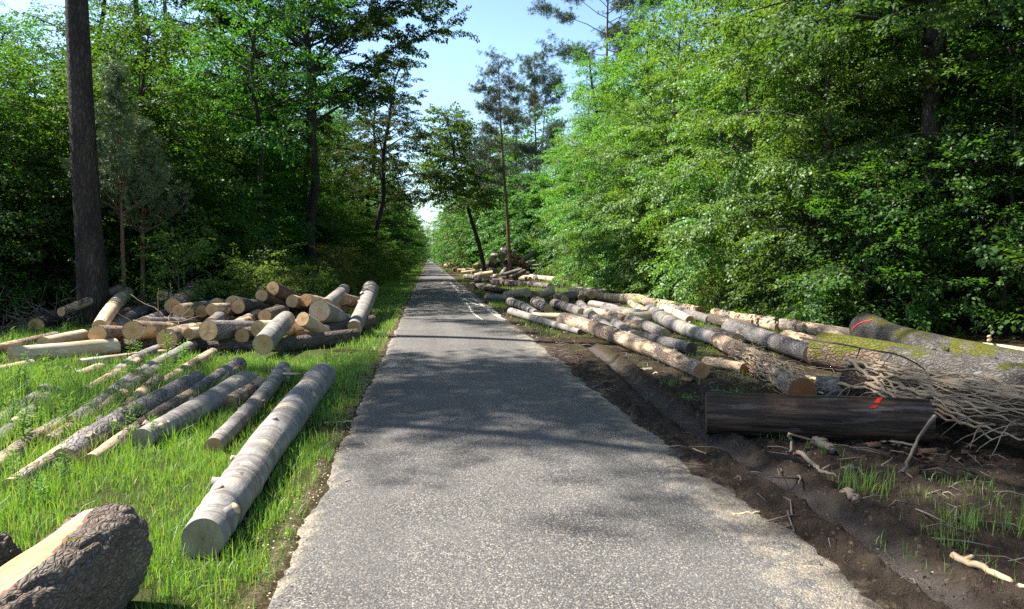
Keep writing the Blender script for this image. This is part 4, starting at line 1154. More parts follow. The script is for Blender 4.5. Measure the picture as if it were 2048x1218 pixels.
for (px, y, H, cbf, cr, lab, seed, cnt, bm, lean) in (
        (1016, 60, 18.3, 0.42, 2.7, 'tall pine with orange trunk standing left of the leafy right hand edge', 121, 40, 'pinetop', (-0.9, 0)),
        (1222, 47, 22.0, 0.62, 4.3, 'tallest pine rising above the beeches against the blue sky', 122, 36, 'pinetop', (-0.5, 0)),
        (1068, 76, 23.3, 0.5, 4.2, 'broad dark pine top behind the orange trunked pine', 123, 46, 'pinetop', (0, 0)),
        (926, 112, 23.4, 0.66, 3.4, 'small round pine top poking above the distant leafy trees', 124, 34, 'pinetop', (0, 0))):
    t_ = pine('pine_tree', lab, 'tree', None, seed, H, 0.17, H * cbf, cr, cnt, T_pine, barkmat=bm, lean=lean, density=1.25)
    q = pd(px, 609, y); t_.location = (q.x - lean[0] * 0.2, q.y, 0)
# trees standing left of the frame whose crowns shade the road
sh_ = broadleaf('tall_tree', 'tall high crowned tree standing beyond the left edge, its crown shading the road', 'tree', None, 150, 22.3, 0.24, 13.8, 2.9, 84, T_mid, 'leaf_left', 'trunk',
                step=0.32, rise=(0.1, 1.0), droop=0.2, sec=0.6, wig=0.3)
sh_.location = (-11.0, 14.2, 0)
sh2 = broadleaf('tall_tree', 'second tall high crowned tree beyond the left edge, nearer the camera', 'tree', None, 151, 26.5, 0.24, 19.5, 2.3, 40, T_mid, 'leaf_left', 'trunk',
                step=0.45, rise=(0.1, 1.0), droop=0.2, sec=0.6, wig=0.3)
sh2.location = (-10.6, 11.7, 0)
for i, (x, y, s) in enumerate(((-9.9, 21.6, 0.9), (-13.0, 21.5, 1.0), (-7.4, 23.0, 0.75), (-6.7, 25.2, 0.9), (-10.2, 24.2, 1.1), (-8.4, 26.0, 1.0), (-12.3, 27.5, 1.1), (-15.4, 22.0, 1.1), (-6.4, 27.0, 0.6),
                               (-7.4, 30.2, 1.1), (-10.0, 29.6, 1.2), (-6.6, 39.5, 1.0), (-8.4, 36.2, 1.2), (-5.4, 38.2, 0.8), (-7.0, 41.0, 1.0), (-5.2, 47.0, 0.9), (-5.0, 53.0, 0.9), (-5.2, 59.0, 1.0), (-11.5, 33.5, 1.2), (-14.8, 27.2, 1.2), (-17.2, 29.0, 1.2),
                               (-5.0, 66.0, 1.0), (-4.9, 72.0, 1.0), (-18.8, 23.0, 1.2))):
    put(US, i, x, y, s, sz=s * lit_cap(x, y, (6.5, 4.6)[i % 2] * s))

# ------------------------------------------------------------------ shrubs at the wood edges
SH = [broadleaf('shrub', 'low leafy shrub at the foot of the wood', 'shrub', 'low shrubs at the foot of the woods', 131 + i, H, 0.03, 0.1, cr, 20, T_bush, 'leaf_bush', 'trunkgrey', step=0.22,
                prof=lambda u: 1.0 - 0.4 * u, rise=(0.4, 1.2), droop=0.15, sec=0.28, bare=0.2, wig=0.1) for i, (H, cr) in enumerate(((1.5, 0.9), (2.1, 1.1), (1.1, 0.8)))]
SY = [broadleaf('shrub', 'reddish yellow shrub at the foot of the dark oak trunks', 'shrub', None, 138, 1.9, 0.03, 0.2, 0.9, 18, T_bush, 'leaf_yellow', 'trunkgrey', step=0.24,
                prof=lambda u: 1.0 - 0.4 * u, rise=(0.4, 1.2), sec=0.28, bare=0.2)]
q = pd(665, 560, 27); SY[0].location = (q.x, q.y, 0)
GSL = 'low shrubs lining the left verge beyond the log pile'
GSR = 'low shrubs under the right hand beeches'
for i in range(46):
    y = 19.5 + 78 * (i / 46) ** 1.5
    x = -3.1 - 0.3 * math.sin(i * 1.7) - (rnd.uniform(0, 3.0) if i % 2 else rnd.uniform(0, 0.8)) - max(0, 26 - y) * 0.20
    put(SH, i, x, y, rnd.uniform(0.7, 1.15) * (0.9 if y < 40 else 1.1), label='low leafy shrub on the left verge between road and dark wood', group=GSL)
for i in range(26):
    y = 16 + i * 2.4
    x = 9.0 + (0 if y < 34 else (y - 34) * 0.04) + rnd.uniform(-0.5, 1.2)
    put(SH, i, x, y, rnd.uniform(0.45, 0.95), label='low shrub in the shade under the right hand beeches', group=GSR)
for (px, y, s, lab) in ((955, 88, 1.5, 'light green bush behind the farthest log heap'), (925, 92, 1.4, 'yellow green bush between the two far log heaps'),
                        (1004, 82, 1.6, 'bush right of the light green bush, under the leaning tree'), (1003, 60, 0.4, 'small bright sapling beside the upright log in the far heap')):
    q = pd(px, 520, y); put(SH, 1, q.x, q.y, s, label=lab)
# ------------------------------------------------------------------ ground and road
def graded(segs):
    out = [segs[0][0]]
    for a, b, st in segs:
        n = max(1, int(round((b - a) / st)))
        out += list(np.linspace(a, b, n + 1)[1:])
    return np.array(out)


RUTP = [gp(*p) for p in ((2010, 1265), (1900, 1190), (1775, 1095), (1650, 1010), (1520, 935), (1400, 868), (1310, 800), (1245, 742), (1195, 703), (1150, 672))]
ry = np.array([p.y for p in RUTP]); rx = np.array([p.x for p in RUTP])
xs = graded([(-900, -100, 100), (-100, -30, 7), (-30, -9, 1.0), (-9, -0.9, 0.12), (-0.9, 1.7, 0.3), (1.7, 4.2, 0.016), (4.2, 8, 0.05), (8, 14, 0.3), (14, 40, 2), (40, 100, 8), (100, 900, 100)])
ys = graded([(-300, -20, 40), (-20, 1.5, 2), (1.5, 8, 0.022), (8, 15, 0.07), (15, 40, 0.5), (40, 120, 3), (120, 400, 15), (400, 1600, 150)])
GX, GY = np.meshgrid(xs, ys)
EL = lambda y: -0.79 + 0.05 * (vnoise(y * 17, 0 * y + 8.7, 12) - 0.5) + 0.07 * (vnoise(y * 1.7, 0 * y + 3.1, 7) - 0.5) + 0.05 * (vnoise(y * 6, 0 * y + 8.1, 8) - 0.5)
ER = lambda y: 2.18 + 0.06 * (vnoise(y * 15, 0 * y + 6.7, 13) - 0.5) + 0.16 * (vnoise(y * 1.1, 0 * y + 5.1, 9) - 0.5) + 0.10 * (vnoise(y * 5, 0 * y + 2.1, 10) - 0.5)
sstep = lambda a, b, x: np.clip((x - a) / (b - a), 0, 1) ** 2 * (3 - 2 * np.clip((x - a) / (b - a), 0, 1))
onroad = (GX > -0.7) & (GX < 1.85)
z = 0.05 * (fbm(GX * 0.35 + 50, GY * 0.35 + 50, 3, 3) - 0.45)
near = np.clip(1 - (GY - 14) / 6, 0, 1)
mudn = fbm(GX * 5 + 90, GY * 5 + 40, 4, 5)
clod = np.clip(vnoise(GX * 11 + 30, GY * 11 + 60, 15) - 0.55, 0, 1) * 0.07 + np.clip(vnoise(GX * 23 + 30, GY * 23, 16) - 0.5, 0, 1) * 0.042 + (vnoise(GX * 48 + 30, GY * 48, 17) - 0.5) * 0.022
rc = np.interp(GY, ry, rx)
dr = GX - rc
rmask = near * (GY < 14)
rutw = 0.085
rut = np.exp(-(dr / 0.115) ** 4)
berm = np.exp(-((np.abs(dr) - 0.205) / 0.075) ** 2)
mudzone = sstep(1.85, 2.1, GX) * (1 - sstep(4.6, 7.0, GX + 2.0 * (mudn - 0.5))) * (1 - sstep(10, 15, GY))
z += rmask * (GX > 1.9) * ((mudn - 0.48) * 0.10 * mudzone * (1 - 0.85 * rut) + clod * mudzone * (1 - rut))
z += rmask * (berm * (0.025 + 0.05 * np.clip(mudn - 0.35, 0, 1)) - rut * 0.06) * (GX > 1.9)
tread = np.sin(GY * 2 * PI / 0.16 + dr * 12) > 0.2
z += rmask * np.exp(-((dr - 0.215) / 0.07) ** 2) * tread * 0.018
edge = np.where(GX < 0, sstep(-0.95, -0.70, GX), 1 - sstep(1.95, 2.3, GX)); edge = np.where((GX > -0.7) & (GX < 1.95), 1.0, edge) * (GX > -3) * (GX < 4)
z = z * (1 - edge) - 0.02 * edge
far_wood = np.clip((np.abs(GX - 0.6) - 30) / 200, 0, 1)
z += far_wood * 1.0
# zone colours: R mud, G grass, B smooth rut, A pale sawdust and gravel
gl = sstep(0.85, 1.0, -GX) * (1 - sstep(5.5, 8.5, -GX + 2 * (mudn - 0.5))) * (1 - sstep(17, 20, GY) * sstep(2.2, 3.5, -GX))
gr_n = fbm(GX * 0.55 + 11, GY * 0.55 + 7, 21, 4)
gr = sstep(2.6, 3.8, GX) * (1 - sstep(8.4, 9.6, GX)) * sstep(0.42, 0.52, gr_n + 0.10 * sstep(9, 16, GY)) * (1 - mudzone * 0.85)
gr = np.maximum(gr, 0)
wood_l = sstep(1.0, 1.3, -GX) * 0
zone = np.stack([np.clip(mudzone + (1 - sstep(0.1, 0.4, np.abs(GX - 2.3))) * (GX > 0), 0, 1), np.clip(gl + gr, 0, 1), rut * rmask * (GX > 1.9),
                 np.where(GX < 0, np.exp(-((GX + 0.82) / 0.14) ** 2), np.exp(-((GX - 2.18) / 0.22) ** 2) * 0.55)], -1)
ny, nx = GX.shape
i = np.arange(ny - 1)[:, None] * nx; j = np.arange(nx - 1)[None]
gq = np.stack([i + j, i + j + 1, i + nx + j + 1, i + nx + j], -1).reshape(-1, 4)


def ground_mat():
    t = NT('forest_ground')
    at = t.n('ShaderNodeAttribute', attribute_name='zone')
    sc = t.n('ShaderNodeSeparateColor'); t.l(at.outputs['Color'], sc.inputs[0])
    geo = t.n('ShaderNodeNewGeometry'); pos = geo.outputs['Position']
    n1 = t.noise(pos, 1.3, 6, 0.62); n2 = t.noise(pos, 9, 6, 0.65); n3 = t.noise(pos, 45, 4, 0.6)
    vc = t.voro(pos, 55, 'F1', 'Color'); vs = t.n('ShaderNodeSeparateColor'); t.l(vc, vs.inputs[0])
    litter = t.mix(n2, (0.030, 0.020, 0.012), (0.11, 0.07, 0.042))
    litter = t.mix(t.ramp(vs.outputs[0], [(0.80, 0.0), (0.85, 0.8)]), litter, (0.17, 0.11, 0.065))
    litter = t.mix(t.math('MULTIPLY', t.ramp(n1, [(0.45, 0.0), (0.6, 1.0)]), 0.6), litter, (0.035, 0.06, 0.012))
    mud = t.mix(n2, (0.028, 0.020, 0.015), (0.125, 0.090, 0.066))
    mud = t.mix(t.ramp(n1, [(0.46, 0.0), (0.62, 0.75)]), mud, (0.105, 0.078, 0.055))
    mud = t.mix(t.ramp(vs.outputs[1], [(0.975, 0.0), (0.985, 0.8)]), mud, (0.24, 0.18, 0.12))
    grs = t.mix(n2, (0.045, 0.075, 0.014), (0.13, 0.14, 0.045))
    rutc = t.mix(n3, (0.125, 0.102, 0.090), (0.19, 0.16, 0.14))
    saw = t.mix(n3, (0.17, 0.13, 0.085), (0.46, 0.36, 0.24))
    saw = t.mix(t.ramp(vs.outputs[2], [(0.5, 0.0), (0.9, 0.8)]), saw, (0.20, 0.15, 0.10))
    c = t.mix(sc.outputs[1], litter, grs)
    c = t.mix(sc.outputs[0], c, mud)
    c = t.mix(t.ramp(t.math('ADD', t.math('MULTIPLY', at.outputs['Alpha'], 0.9), t.math('SUBTRACT', n2, 0.5)), [(0.46, 0.0), (0.74, 0.85)]), c, saw)
    c = t.mix(t.math('MULTIPLY', sc.outputs[2], 0.9), c, rutc)
    n5 = t.noise(pos, 130, 3, 0.7)
    c = t.mix(t.ramp(n5, [(0.35, 0.28), (0.6, 0.0)]), c, (0.012, 0.009, 0.007))
    h = t.math('ADD', t.math('ADD', n2, t.math('MULTIPLY', n3, 0.8)), t.math('MULTIPLY', n5, 0.5))
    return t.bsdf(c, 0.95, t.bump(h, 0.05, 1.0), 0.1)


g = obj('ground', mesh_np('ground', np.stack([GX, GY, z], -1), [gq], ground_mat(), True, {'zone': zone.reshape(-1, 4)}))
tag(g, kind='structure')
del GX, GY


def road_mat():
    t = NT('chip_seal_asphalt')
    geo = t.n('ShaderNodeNewGeometry'); pos = geo.outputs['Position']
    sx = t.n('ShaderNodeSeparateXYZ'); t.l(pos, sx.inputs[0])
    vc = t.voro(pos, 105, 'F1', 'Color'); vs = t.n('ShaderNodeSeparateColor'); t.l(vc, vs.inputs[0])
    vd = t.voro(pos, 105, 'F1', 'Distance')
    n1 = t.noise(pos, 0.9, 5, 0.6); n2 = t.noise(pos, 6, 5, 0.65); n3 = t.noise(pos, 60, 3, 0.6)
    c = t.ramp(vs.outputs[0], [(0.0, (0.045, 0.042, 0.040)), (0.45, (0.105, 0.098, 0.092)), (0.72, (0.18, 0.167, 0.152)), (0.88, (0.29, 0.262, 0.225)), (1.0, (0.48, 0.42, 0.335))])
    c = t.mix(t.ramp(vd, [(0.35, 0.0), (0.8, 0.75)]), c, (0.035, 0.034, 0.034))
    c = t.mix(t.math('MULTIPLY', t.ramp(n1, [(0.35, 0.0), (0.65, 1.0)]), 0.28), c, (0.23, 0.215, 0.20))
    mp = t.n('ShaderNodeMapping'); mp.inputs['Scale'].default_value = (2.2, 0.10, 1); t.l(pos, mp.inputs['Vector'])
    n4 = t.noise(mp.outputs['Vector'], 1.0, 4, 0.6)      # wheel tracks worn along the road
    c = t.mix(t.math('MULTIPLY', t.ramp(n4, [(0.38, 0.0), (0.6, 1.0)]), 0.35), c, (0.075, 0.070, 0.066))
    # wood dust and grit gathered on the edges
    e1 = t.ramp(t.math('ADD', sx.outputs[0], 0.85), [(0.0, 1.0), (0.26, 0.0)])
    e2 = t.ramp(t.math('SUBTRACT', sx.outputs[0], 1.5), [(0.0, 0.0), (0.7, 1.0)])
    e = t.math('MAXIMUM', e1, e2)
    e = t.math('ADD', t.math('MULTIPLY', e, 0.55), t.math('MULTIPLY', t.math('SUBTRACT', n2, 0.5), 1.1))
    e = t.math('ADD', e, t.math('MULTIPLY', t.math('SUBTRACT', n1, 0.55), 0.6))
    grit = t.mix(vs.outputs[1], (0.26, 0.205, 0.145), (0.62, 0.52, 0.37))
    c = t.mix(t.math('MULTIPLY', t.ramp(e, [(0.22, 0.0), (0.55, 1.0)]), t.ramp(vs.outputs[2], [(0.2, 1.0), (0.95, 0.2)])), c, grit)
    md = t.math('ADD', t.ramp(t.math('SUBTRACT', sx.outputs[0], 1.72), [(0.0, 0.0), (0.55, 0.6)]), t.math('MULTIPLY', t.math('SUBTRACT', n1, 0.5), 1.6))
    c = t.mix(t.ramp(t.math('ADD', md, t.math('MULTIPLY', t.math('SUBTRACT', n2, 0.5), 0.9)), [(0.40, 0.0), (0.62, 0.9)]), c, (0.055, 0.042, 0.034))
    h = t.math('SUBTRACT', t.math('MULTIPLY', n3, 0.3), vd)
    return t.bsdf(c, 0.8, t.bump(h, 0.006, 0.8), 0.3)


yy = np.concatenate([np.arange(-12, 1, 1.0), np.arange(1, 30, 0.06), np.arange(30, 400, 0.8)])
cols_ = np.concatenate([[0.0], np.linspace(0.03, 0.97, 9), [1.0]])
RX = EL(yy)[:, None] * (1 - cols_)[None] + ER(yy)[:, None] * cols_[None]
RZ = np.full_like(RX, 0.012); RZ[:, 0] = -0.01; RZ[:, -1] = -0.01
RZ += 0.02 * np.sin(np.pi * cols_)[None]
V = np.stack([RX, np.broadcast_to(yy[:, None], RX.shape), RZ], -1)
i = np.arange(len(yy) - 1)[:, None] * 11; j = np.arange(10)[None]
road = obj('road', mesh_np('road', V, [np.stack([i + j, i + j + 1, i + 12 + j, i + 11 + j], -1).reshape(-1, 4)], road_mat(), True))
tag(road, kind='structure')

# pale dusty tyre scrapes on the asphalt
M['dust'] = plain('pale_dust', (0.50, 0.46, 0.39), 0.9, 0.35, 14)
MARKS = [([(878, 570), (893, 564), (901, 566), (917, 584), (928, 588), (940, 592)], 0.07), ([(916, 594), (925, 588), (936, 583), (942, 588)], 0.05),
         ([(913, 594), (930, 600), (948, 608), (964, 613)], 0.09), ([(925, 604), (931, 597), (946, 600), (958, 606)], 0.08), ([(940, 591), (955, 604), (967, 613), (992, 632), (1012, 641)], 0.06),
         ([(925, 604), (935, 610), (942, 622), (950, 632), (972, 645)], 0.05), ([(905, 567), (912, 574), (930, 583), (950, 590)], 0.04), ([(962, 612), (985, 622), (1003, 637)], 0.06)]
mb = MB()
for mi, (pts, w) in enumerate(MARKS):
    P = smoothpath([list(gp(*p)) for p in pts], 50)
    T = np.gradient(P, axis=0); T /= np.linalg.norm(T, axis=1, keepdims=True)
    S = np.stack([-T[:, 1], T[:, 0], 0 * T[:, 0]], 1)
    ww = w * (0.35 + 0.9 * vnoise(np.arange(50) * 0.55, np.full(50, mi * 3.3), 5)) * np.sin(np.linspace(0.15, PI - 0.15, 50)) ** 0.5
    jit = (vnoise(np.arange(50) * 0.8, np.full(50, mi * 7.3), 6) - 0.5) * 0.06
    c = P + S * jit[:, None]
    zz = 0.018 + 0.02 * np.sin(np.pi * np.clip((c[:, 0] + 0.79) / 2.8, 0, 1)) + mi * 0.0004
    a = c - S * ww[:, None]; b = c + S * ww[:, None]; a[:, 2] = zz; b[:, 2] = zz
    k = np.arange(49)
    mb.add(np.concatenate([a, b]), np.stack([k, k + 1, k + 51, k + 50], 1))
o = mb.obj('road_markings', M['dust']); tag(o, kind='structure')

# ------------------------------------------------------------------ grass
SEG = [(np.array(a), np.array(b), r) for a, b, r in LOGSEG]


def clear_of_logs(x, y, k=0.85, extra=0.0):
    ok = np.ones(len(x), bool)
    for a, b, r in SEG:
        if min(a[2], b[2]) > 0.5: continue
        d = b[:2] - a[:2]; L2 = (d ** 2).sum() + 1e-9
        t = np.clip(((x - a[0]) * d[0] + (y - a[1]) * d[1]) / L2, 0, 1)
        dx = x - a[0] - t * d[0]; dy = y - a[1] - t * d[1]
        ok &= dx * dx + dy * dy > (r * k + extra) ** 2
    return ok


def blades(mb, x, y, h, w, rng, lean=0.55, z0=0.0):
    n = len(x)
    yaw = rng.uniform(0, 2 * PI, n); fy = rng.uniform(0, 2 * PI, n)
    ln = np.abs(rng.normal(0, lean, n))
    sx_, sy_ = np.cos(fy) * w / 2, np.sin(fy) * w / 2
    lx, ly = np.cos(yaw) * ln, np.sin(yaw) * ln
    base = np.stack([x, y, np.full(n, z0)], 1)
    def lvl(f, k, wf):
        c = base + np.stack([lx * h * f * f * 0.9, ly * h * f * f * 0.9, h * f * (1 - 0.28 * ln.clip(0, 1.6) * f)], 1)
        s = np.stack([sx_, sy_, 0 * sx_], 1) * wf
        return c - s, c + s
    a0, b0 = lvl(0.0, 0, 1.0); a1, b1 = lvl(0.55, 1, 0.85); a2, b2 = lvl(1.0, 2, 0.06)
    V = np.stack([a0, b0, a1, b1, a2], 1)
    V[:, 4] = (a2 + b2) / 2
    i = np.arange(n)[:, None] * 5
    mb.add(V, i + np.array([[0, 1, 3, 2]]), i + np.array([[2, 3, 4]]))


rng = np.random.RandomState(77)
mb = MB()
def scatter(n, x0, x1, y0, y1):
    return rng.uniform(x0, x1, n), rng.uniform(y0, y1, n)
for (n, x0, x1, y0, y1, h0, h1, w) in ((95000, -5.2, -0.82, 2.4, 6.5, 0.05, 0.16, 0.0045), (120000, -8.2, -0.82, 6.5, 12.5, 0.07, 0.19, 0.0065), (75000, -9.5, -0.84, 12.5, 19.5, 0.08, 0.21, 0.009),
                                       (52000, -3.4, -0.84, 18.5, 55, 0.08, 0.22, 0.016), (16000, -3.2, -0.84, 55, 150, 0.1, 0.26, 0.035)):
    x, y = scatter(n, x0, x1, y0, y1)
    cl = fbm(x * 1.4 + 30, y * 1.4 + 30, 31, 3); cl2 = vnoise(x * 7 + 20, y * 7 + 20, 33)
    keep = rng.rand(n) < np.clip(0.25 + 2.2 * (cl - 0.28), 0.12, 1) * (0.35 + 0.65 * cl2) * (0.12 + 0.88 * sstep(0.80, 1.05, -x + 0.22 * (cl2 - 0.5)))
    keep &= clear_of_logs(x, y, 0.85) | ((x < -2.9) & clear_of_logs(x, y, 0.62))
    keep &= ~((x > -6.6) & (x < -1.75) & (y > 12.6) & (y < 18.2) & (rng.rand(n) < 0.93))      # bare under the log pile
    x, y, cl = x[keep], y[keep], cl[keep]
    tall = 0.62 + 1.35 * sstep(1.8, 4.2, -x) * (1 - 0.85 * sstep(8.5, 12.5, y)) + 0.5 * (cl - 0.4)
    tall *= np.where(y > 18.5, 0.7 + 1.1 * sstep(2.0, 3.0, -x), 1.0)
    h = rng.uniform(h0, h1, len(x)) * tall * rng.choice([0.6, 1.0, 1.0, 1.4], len(x))
    blades(mb, x, y, h, w * rng.uniform(0.7, 1.3, len(x)), rng)
o = mb.obj('grass', M['grass']); tag(o, kind='stuff')

mb = MB()
for (n, x0, x1, y0, y1, h0, h1, w) in ((30000, 2.6, 9.5, 7, 16, 0.04, 0.13, 0.007), (60000, 2.2, 10.0, 14, 30, 0.06, 0.17, 0.012), (24000, 2.2, 12.0, 28, 60, 0.08, 0.22, 0.022)):
    x, y = scatter(n, x0, x1, y0, y1)
    gn = fbm(x * 0.55 + 11, y * 0.55 + 7, 21, 4); g2 = vnoise(x * 3 + 5, y * 3, 35)
    keep = rng.rand(n) < np.clip((gn - 0.40 + 0.10 * sstep(9, 16, y)) * 5, 0.0, 1) * (0.2 + 0.8 * g2) * (0.15 + 0.85 * sstep(3.2, 4.8, x + (y - 8) * 0.12))
    keep &= clear_of_logs(x, y, 0.95) & (np.abs(x - np.interp(y, ry, rx)) > 0.3)
    x, y = x[keep], y[keep]
    h = rng.uniform(h0, h1, len(x)) * (0.7 + 0.8 * sstep(7.5, 9.0, x)) * rng.choice([0.6, 1.0, 1.0, 1.5], len(x))
    blades(mb, x, y, h, w * rng.uniform(0.7, 1.3, len(x)), rng)
# a few tufts on the mud
for (px, py, n, h) in ((1725, 985, 90, 0.22), (1740, 960, 40, 0.15), (1930, 1050, 90, 0.16), (1900, 1090, 60, 0.14), (2035, 1060, 60, 0.2), (1640, 905, 30, 0.14), (1800, 1110, 30, 0.10), (1560, 880, 40, 0.12), (1960, 980, 50, 0.12), (1850, 1000, 40, 0.1), (1480, 830, 40, 0.12), (1340, 770, 60, 0.1), (1380, 800, 60, 0.1), (1990, 1010, 40, 0.12), (1880, 970, 30, 0.1), (2000, 1150, 40, 0.08)):
    c = gp(px, py)
    x = rng.normal(c.x, 0.09, n); y = rng.normal(c.y, 0.11, n)
    blades(mb, x, y, rng.uniform(0.4, 1.1, n) * h, np.full(n, 0.005), rng, 0.4)
o = mb.obj('grass', M['grass']); tag(o, kind='stuff')

# ------------------------------------------------------------------ leafy weeds
def weed(name, label, group, seed, H, n, leaf, asp):
    r_ = np.random.RandomState(seed)
    root = empty(name); tag(root, label, 'weed', group)
    st = MB(); Q = []
    for s in range(3):
        a = r_.rand() * 6.28; ln = r_.uniform(0.05, 0.3); hh = H * r_.uniform(0.7, 1.0)
        P = smoothpath([[0.03 * s, 0, 0], [ln * 0.4 * math.cos(a) * hh, ln * 0.4 * math.sin(a) * hh, hh * 0.55], [ln * math.cos(a) * hh, ln * math.sin(a) * hh, hh]], 12)
        tube(P, np.linspace(0.005, 0.002, 12), 5, st)
        t = np.linspace(0.15, 1, n)
        pos = np.stack([np.interp(t, np.linspace(0, 1, 12), P[:, i]) for i in range(3)], 1)
        az = np.arange(n) * 2.4 + r_.normal(0, 0.3, n); el = r_.uniform(0.0, 0.6, n) + 0.6 * (t > 0.9)
        d = np.stack([np.cos(az) * np.cos(el), np.sin(az) * np.cos(el), np.sin(el)], 1)
        u = np.stack([-np.cos(az) * np.sin(el), -np.sin(az) * np.sin(el), np.cos(el)], 1)
        L = leaf * (1.1 - 0.5 * t) * r_.uniform(0.8, 1.2, n)
        Q.append(leafquads(pos, d, u, L, L * asp))
    st.obj('stem', M['weed'], root)
    obj('leaves', quads_mesh('leaves', np.concatenate(Q), M['weed']), root)
    return root


GW = 'leafy weeds growing among the logs on the left'
WD = [weed('weed_plant', 'tall leafy weed with narrow leaves growing among the left logs', GW, 1, 0.55, 15, 0.13, 0.24), weed('weed_plant', 'tall leafy weed with narrow leaves growing among the left logs', GW, 2, 0.42, 13, 0.10, 0.3)]
wpts = [(118, 790), (160, 800), (95, 775), (140, 772), (360, 735), (395, 760), (345, 748), (300, 745), (265, 775), (40, 800), (20, 780), (70, 820), (190, 825), (235, 800), (110, 850), (30, 860), (60, 905), (150, 885), (300, 800), (420, 740), (450, 735), (20, 690), (60, 668), (90, 672), (135, 668), (285, 722), (330, 718), (205, 700), (640, 735), (250, 730), (330, 765), (180, 760), (10, 1000), (60, 985), (110, 960), (30, 960), (85, 1010), (150, 955)]
for k, (px, py) in enumerate(wpts):
    c = gp(px, py)
    put(WD, k, c.x + rnd.uniform(-0.1, 0.1), c.y, rnd.uniform(0.6, 1.15) * (0.6 if py > 940 else 1.0))
for k in range(46):
    px, py = rnd.uniform(-10, 330), rnd.uniform(740, 900)
    c = gp(px, py); put(WD, k, c.x, c.y, rnd.uniform(0.4, 0.85))

# ------------------------------------------------------------------ debris on the ground
def stick(name, label, pts, r0, r1, mat, fork=None, cat='stick', group=None, seed=0):
    r_ = np.random.RandomState(seed + 5)
    mb = MB()
    P = smoothpath([list(gp(p[0], p[1], p[2] if len(p) > 2 else r0)) for p in pts], 14)
    P[1:-1] += r_.normal(0, r0 * 0.5, (12, 3)) * [1, 1, 0.5]
    tube(P, np.linspace(r0, r1, 14), 7, mb)
    for f in fork or []:
        Q = smoothpath([list(gp(p[0], p[1], p[2] if len(p) > 2 else r0)) for p in f], 8)
        tube(Q, np.linspace(r0 * 0.7, r1 * 0.6, 8), 5, mb)
    o = mb.obj(name, M[mat], smooth=True); tag(o, label, cat, group)
    return o


def slab(label, px, py, L, W, rz, mat, seed):
    r_ = np.random.RandomState(seed); n = 9
    u, v = np.meshgrid(np.linspace(-1, 1, n), np.linspace(-1, 1, 6))
    k = 1 - 0.35 * np.abs(u) ** 2 * (0.6 + 0.8 * r_.rand(*u.shape))
    X = u * L / 2; Y = v * W / 2 * k; Z = 0.018 + W * 0.22 * (1 - v ** 2) + r_.normal(0, 0.002, u.shape)
    V = np.concatenate([np.stack([X, Y, Z], -1).reshape(-1, 3), np.stack([X * 0.98, Y * 0.96, Z - 0.014], -1).reshape(-1, 3)])
    i = np.arange(5)[:, None] * n; j = np.arange(n - 1)[None]
    q = np.stack([i + j, i + j + 1, i + n + j + 1, i + n + j], -1).reshape(-1, 4)
    loop = list(range(n)) + [n * r + n - 1 for r in range(1, 6)] + list(range(n * 6 - 2, n * 5 - 1, -1)) + [n * r for r in range(4, 0, -1)]
    lp = np.array(loop); l2 = np.roll(lp, -1)
    o = obj('bark_slab', mesh_np('bark_slab', V, [q, q[:, ::-1] + n * 6, np.stack([lp, lp + n * 6, l2 + n * 6, l2], 1)], M[mat], True))
    p = gp(px, py); o.location = (p.x, p.y, 0.0); o.rotation_euler = (0, 0, rz); tag(o, label, 'bark')


for k, a in enumerate((('pale bark slab on the mud below the long pine log', 1292, 742, 0.22, 0.14, 0.4, 'splinter'), ('second pale bark slab right beside the first one', 1312, 750, 0.14, 0.10, 1.3, 'splinter'),
                       ('reddish bark slab lying beneath the wet log', 1745, 893, 0.16, 0.10, 0.3, 'barkflake'), ('reddish bark slab below the ivy tangle', 1860, 905, 0.20, 0.09, 0.1, 'barkflake'),
                       ('pale bark slab in the scrub right of the dark hollow end', 1438, 722, 0.26, 0.12, 0.9, 'splinter'), ('broad bark piece near the orange cut end of the pine log', 1376, 762, 0.2, 0.14, 2.0, 'barkflake'),
                       ('grey bark piece by the short forked stick', 1695, 940, 0.13, 0.08, 0.5, 'twig'), ('bark slab on the grass by the flaky log', 1330, 690, 0.3, 0.12, 0.6, 'splinter'))):
    slab(*a, 300 + k)

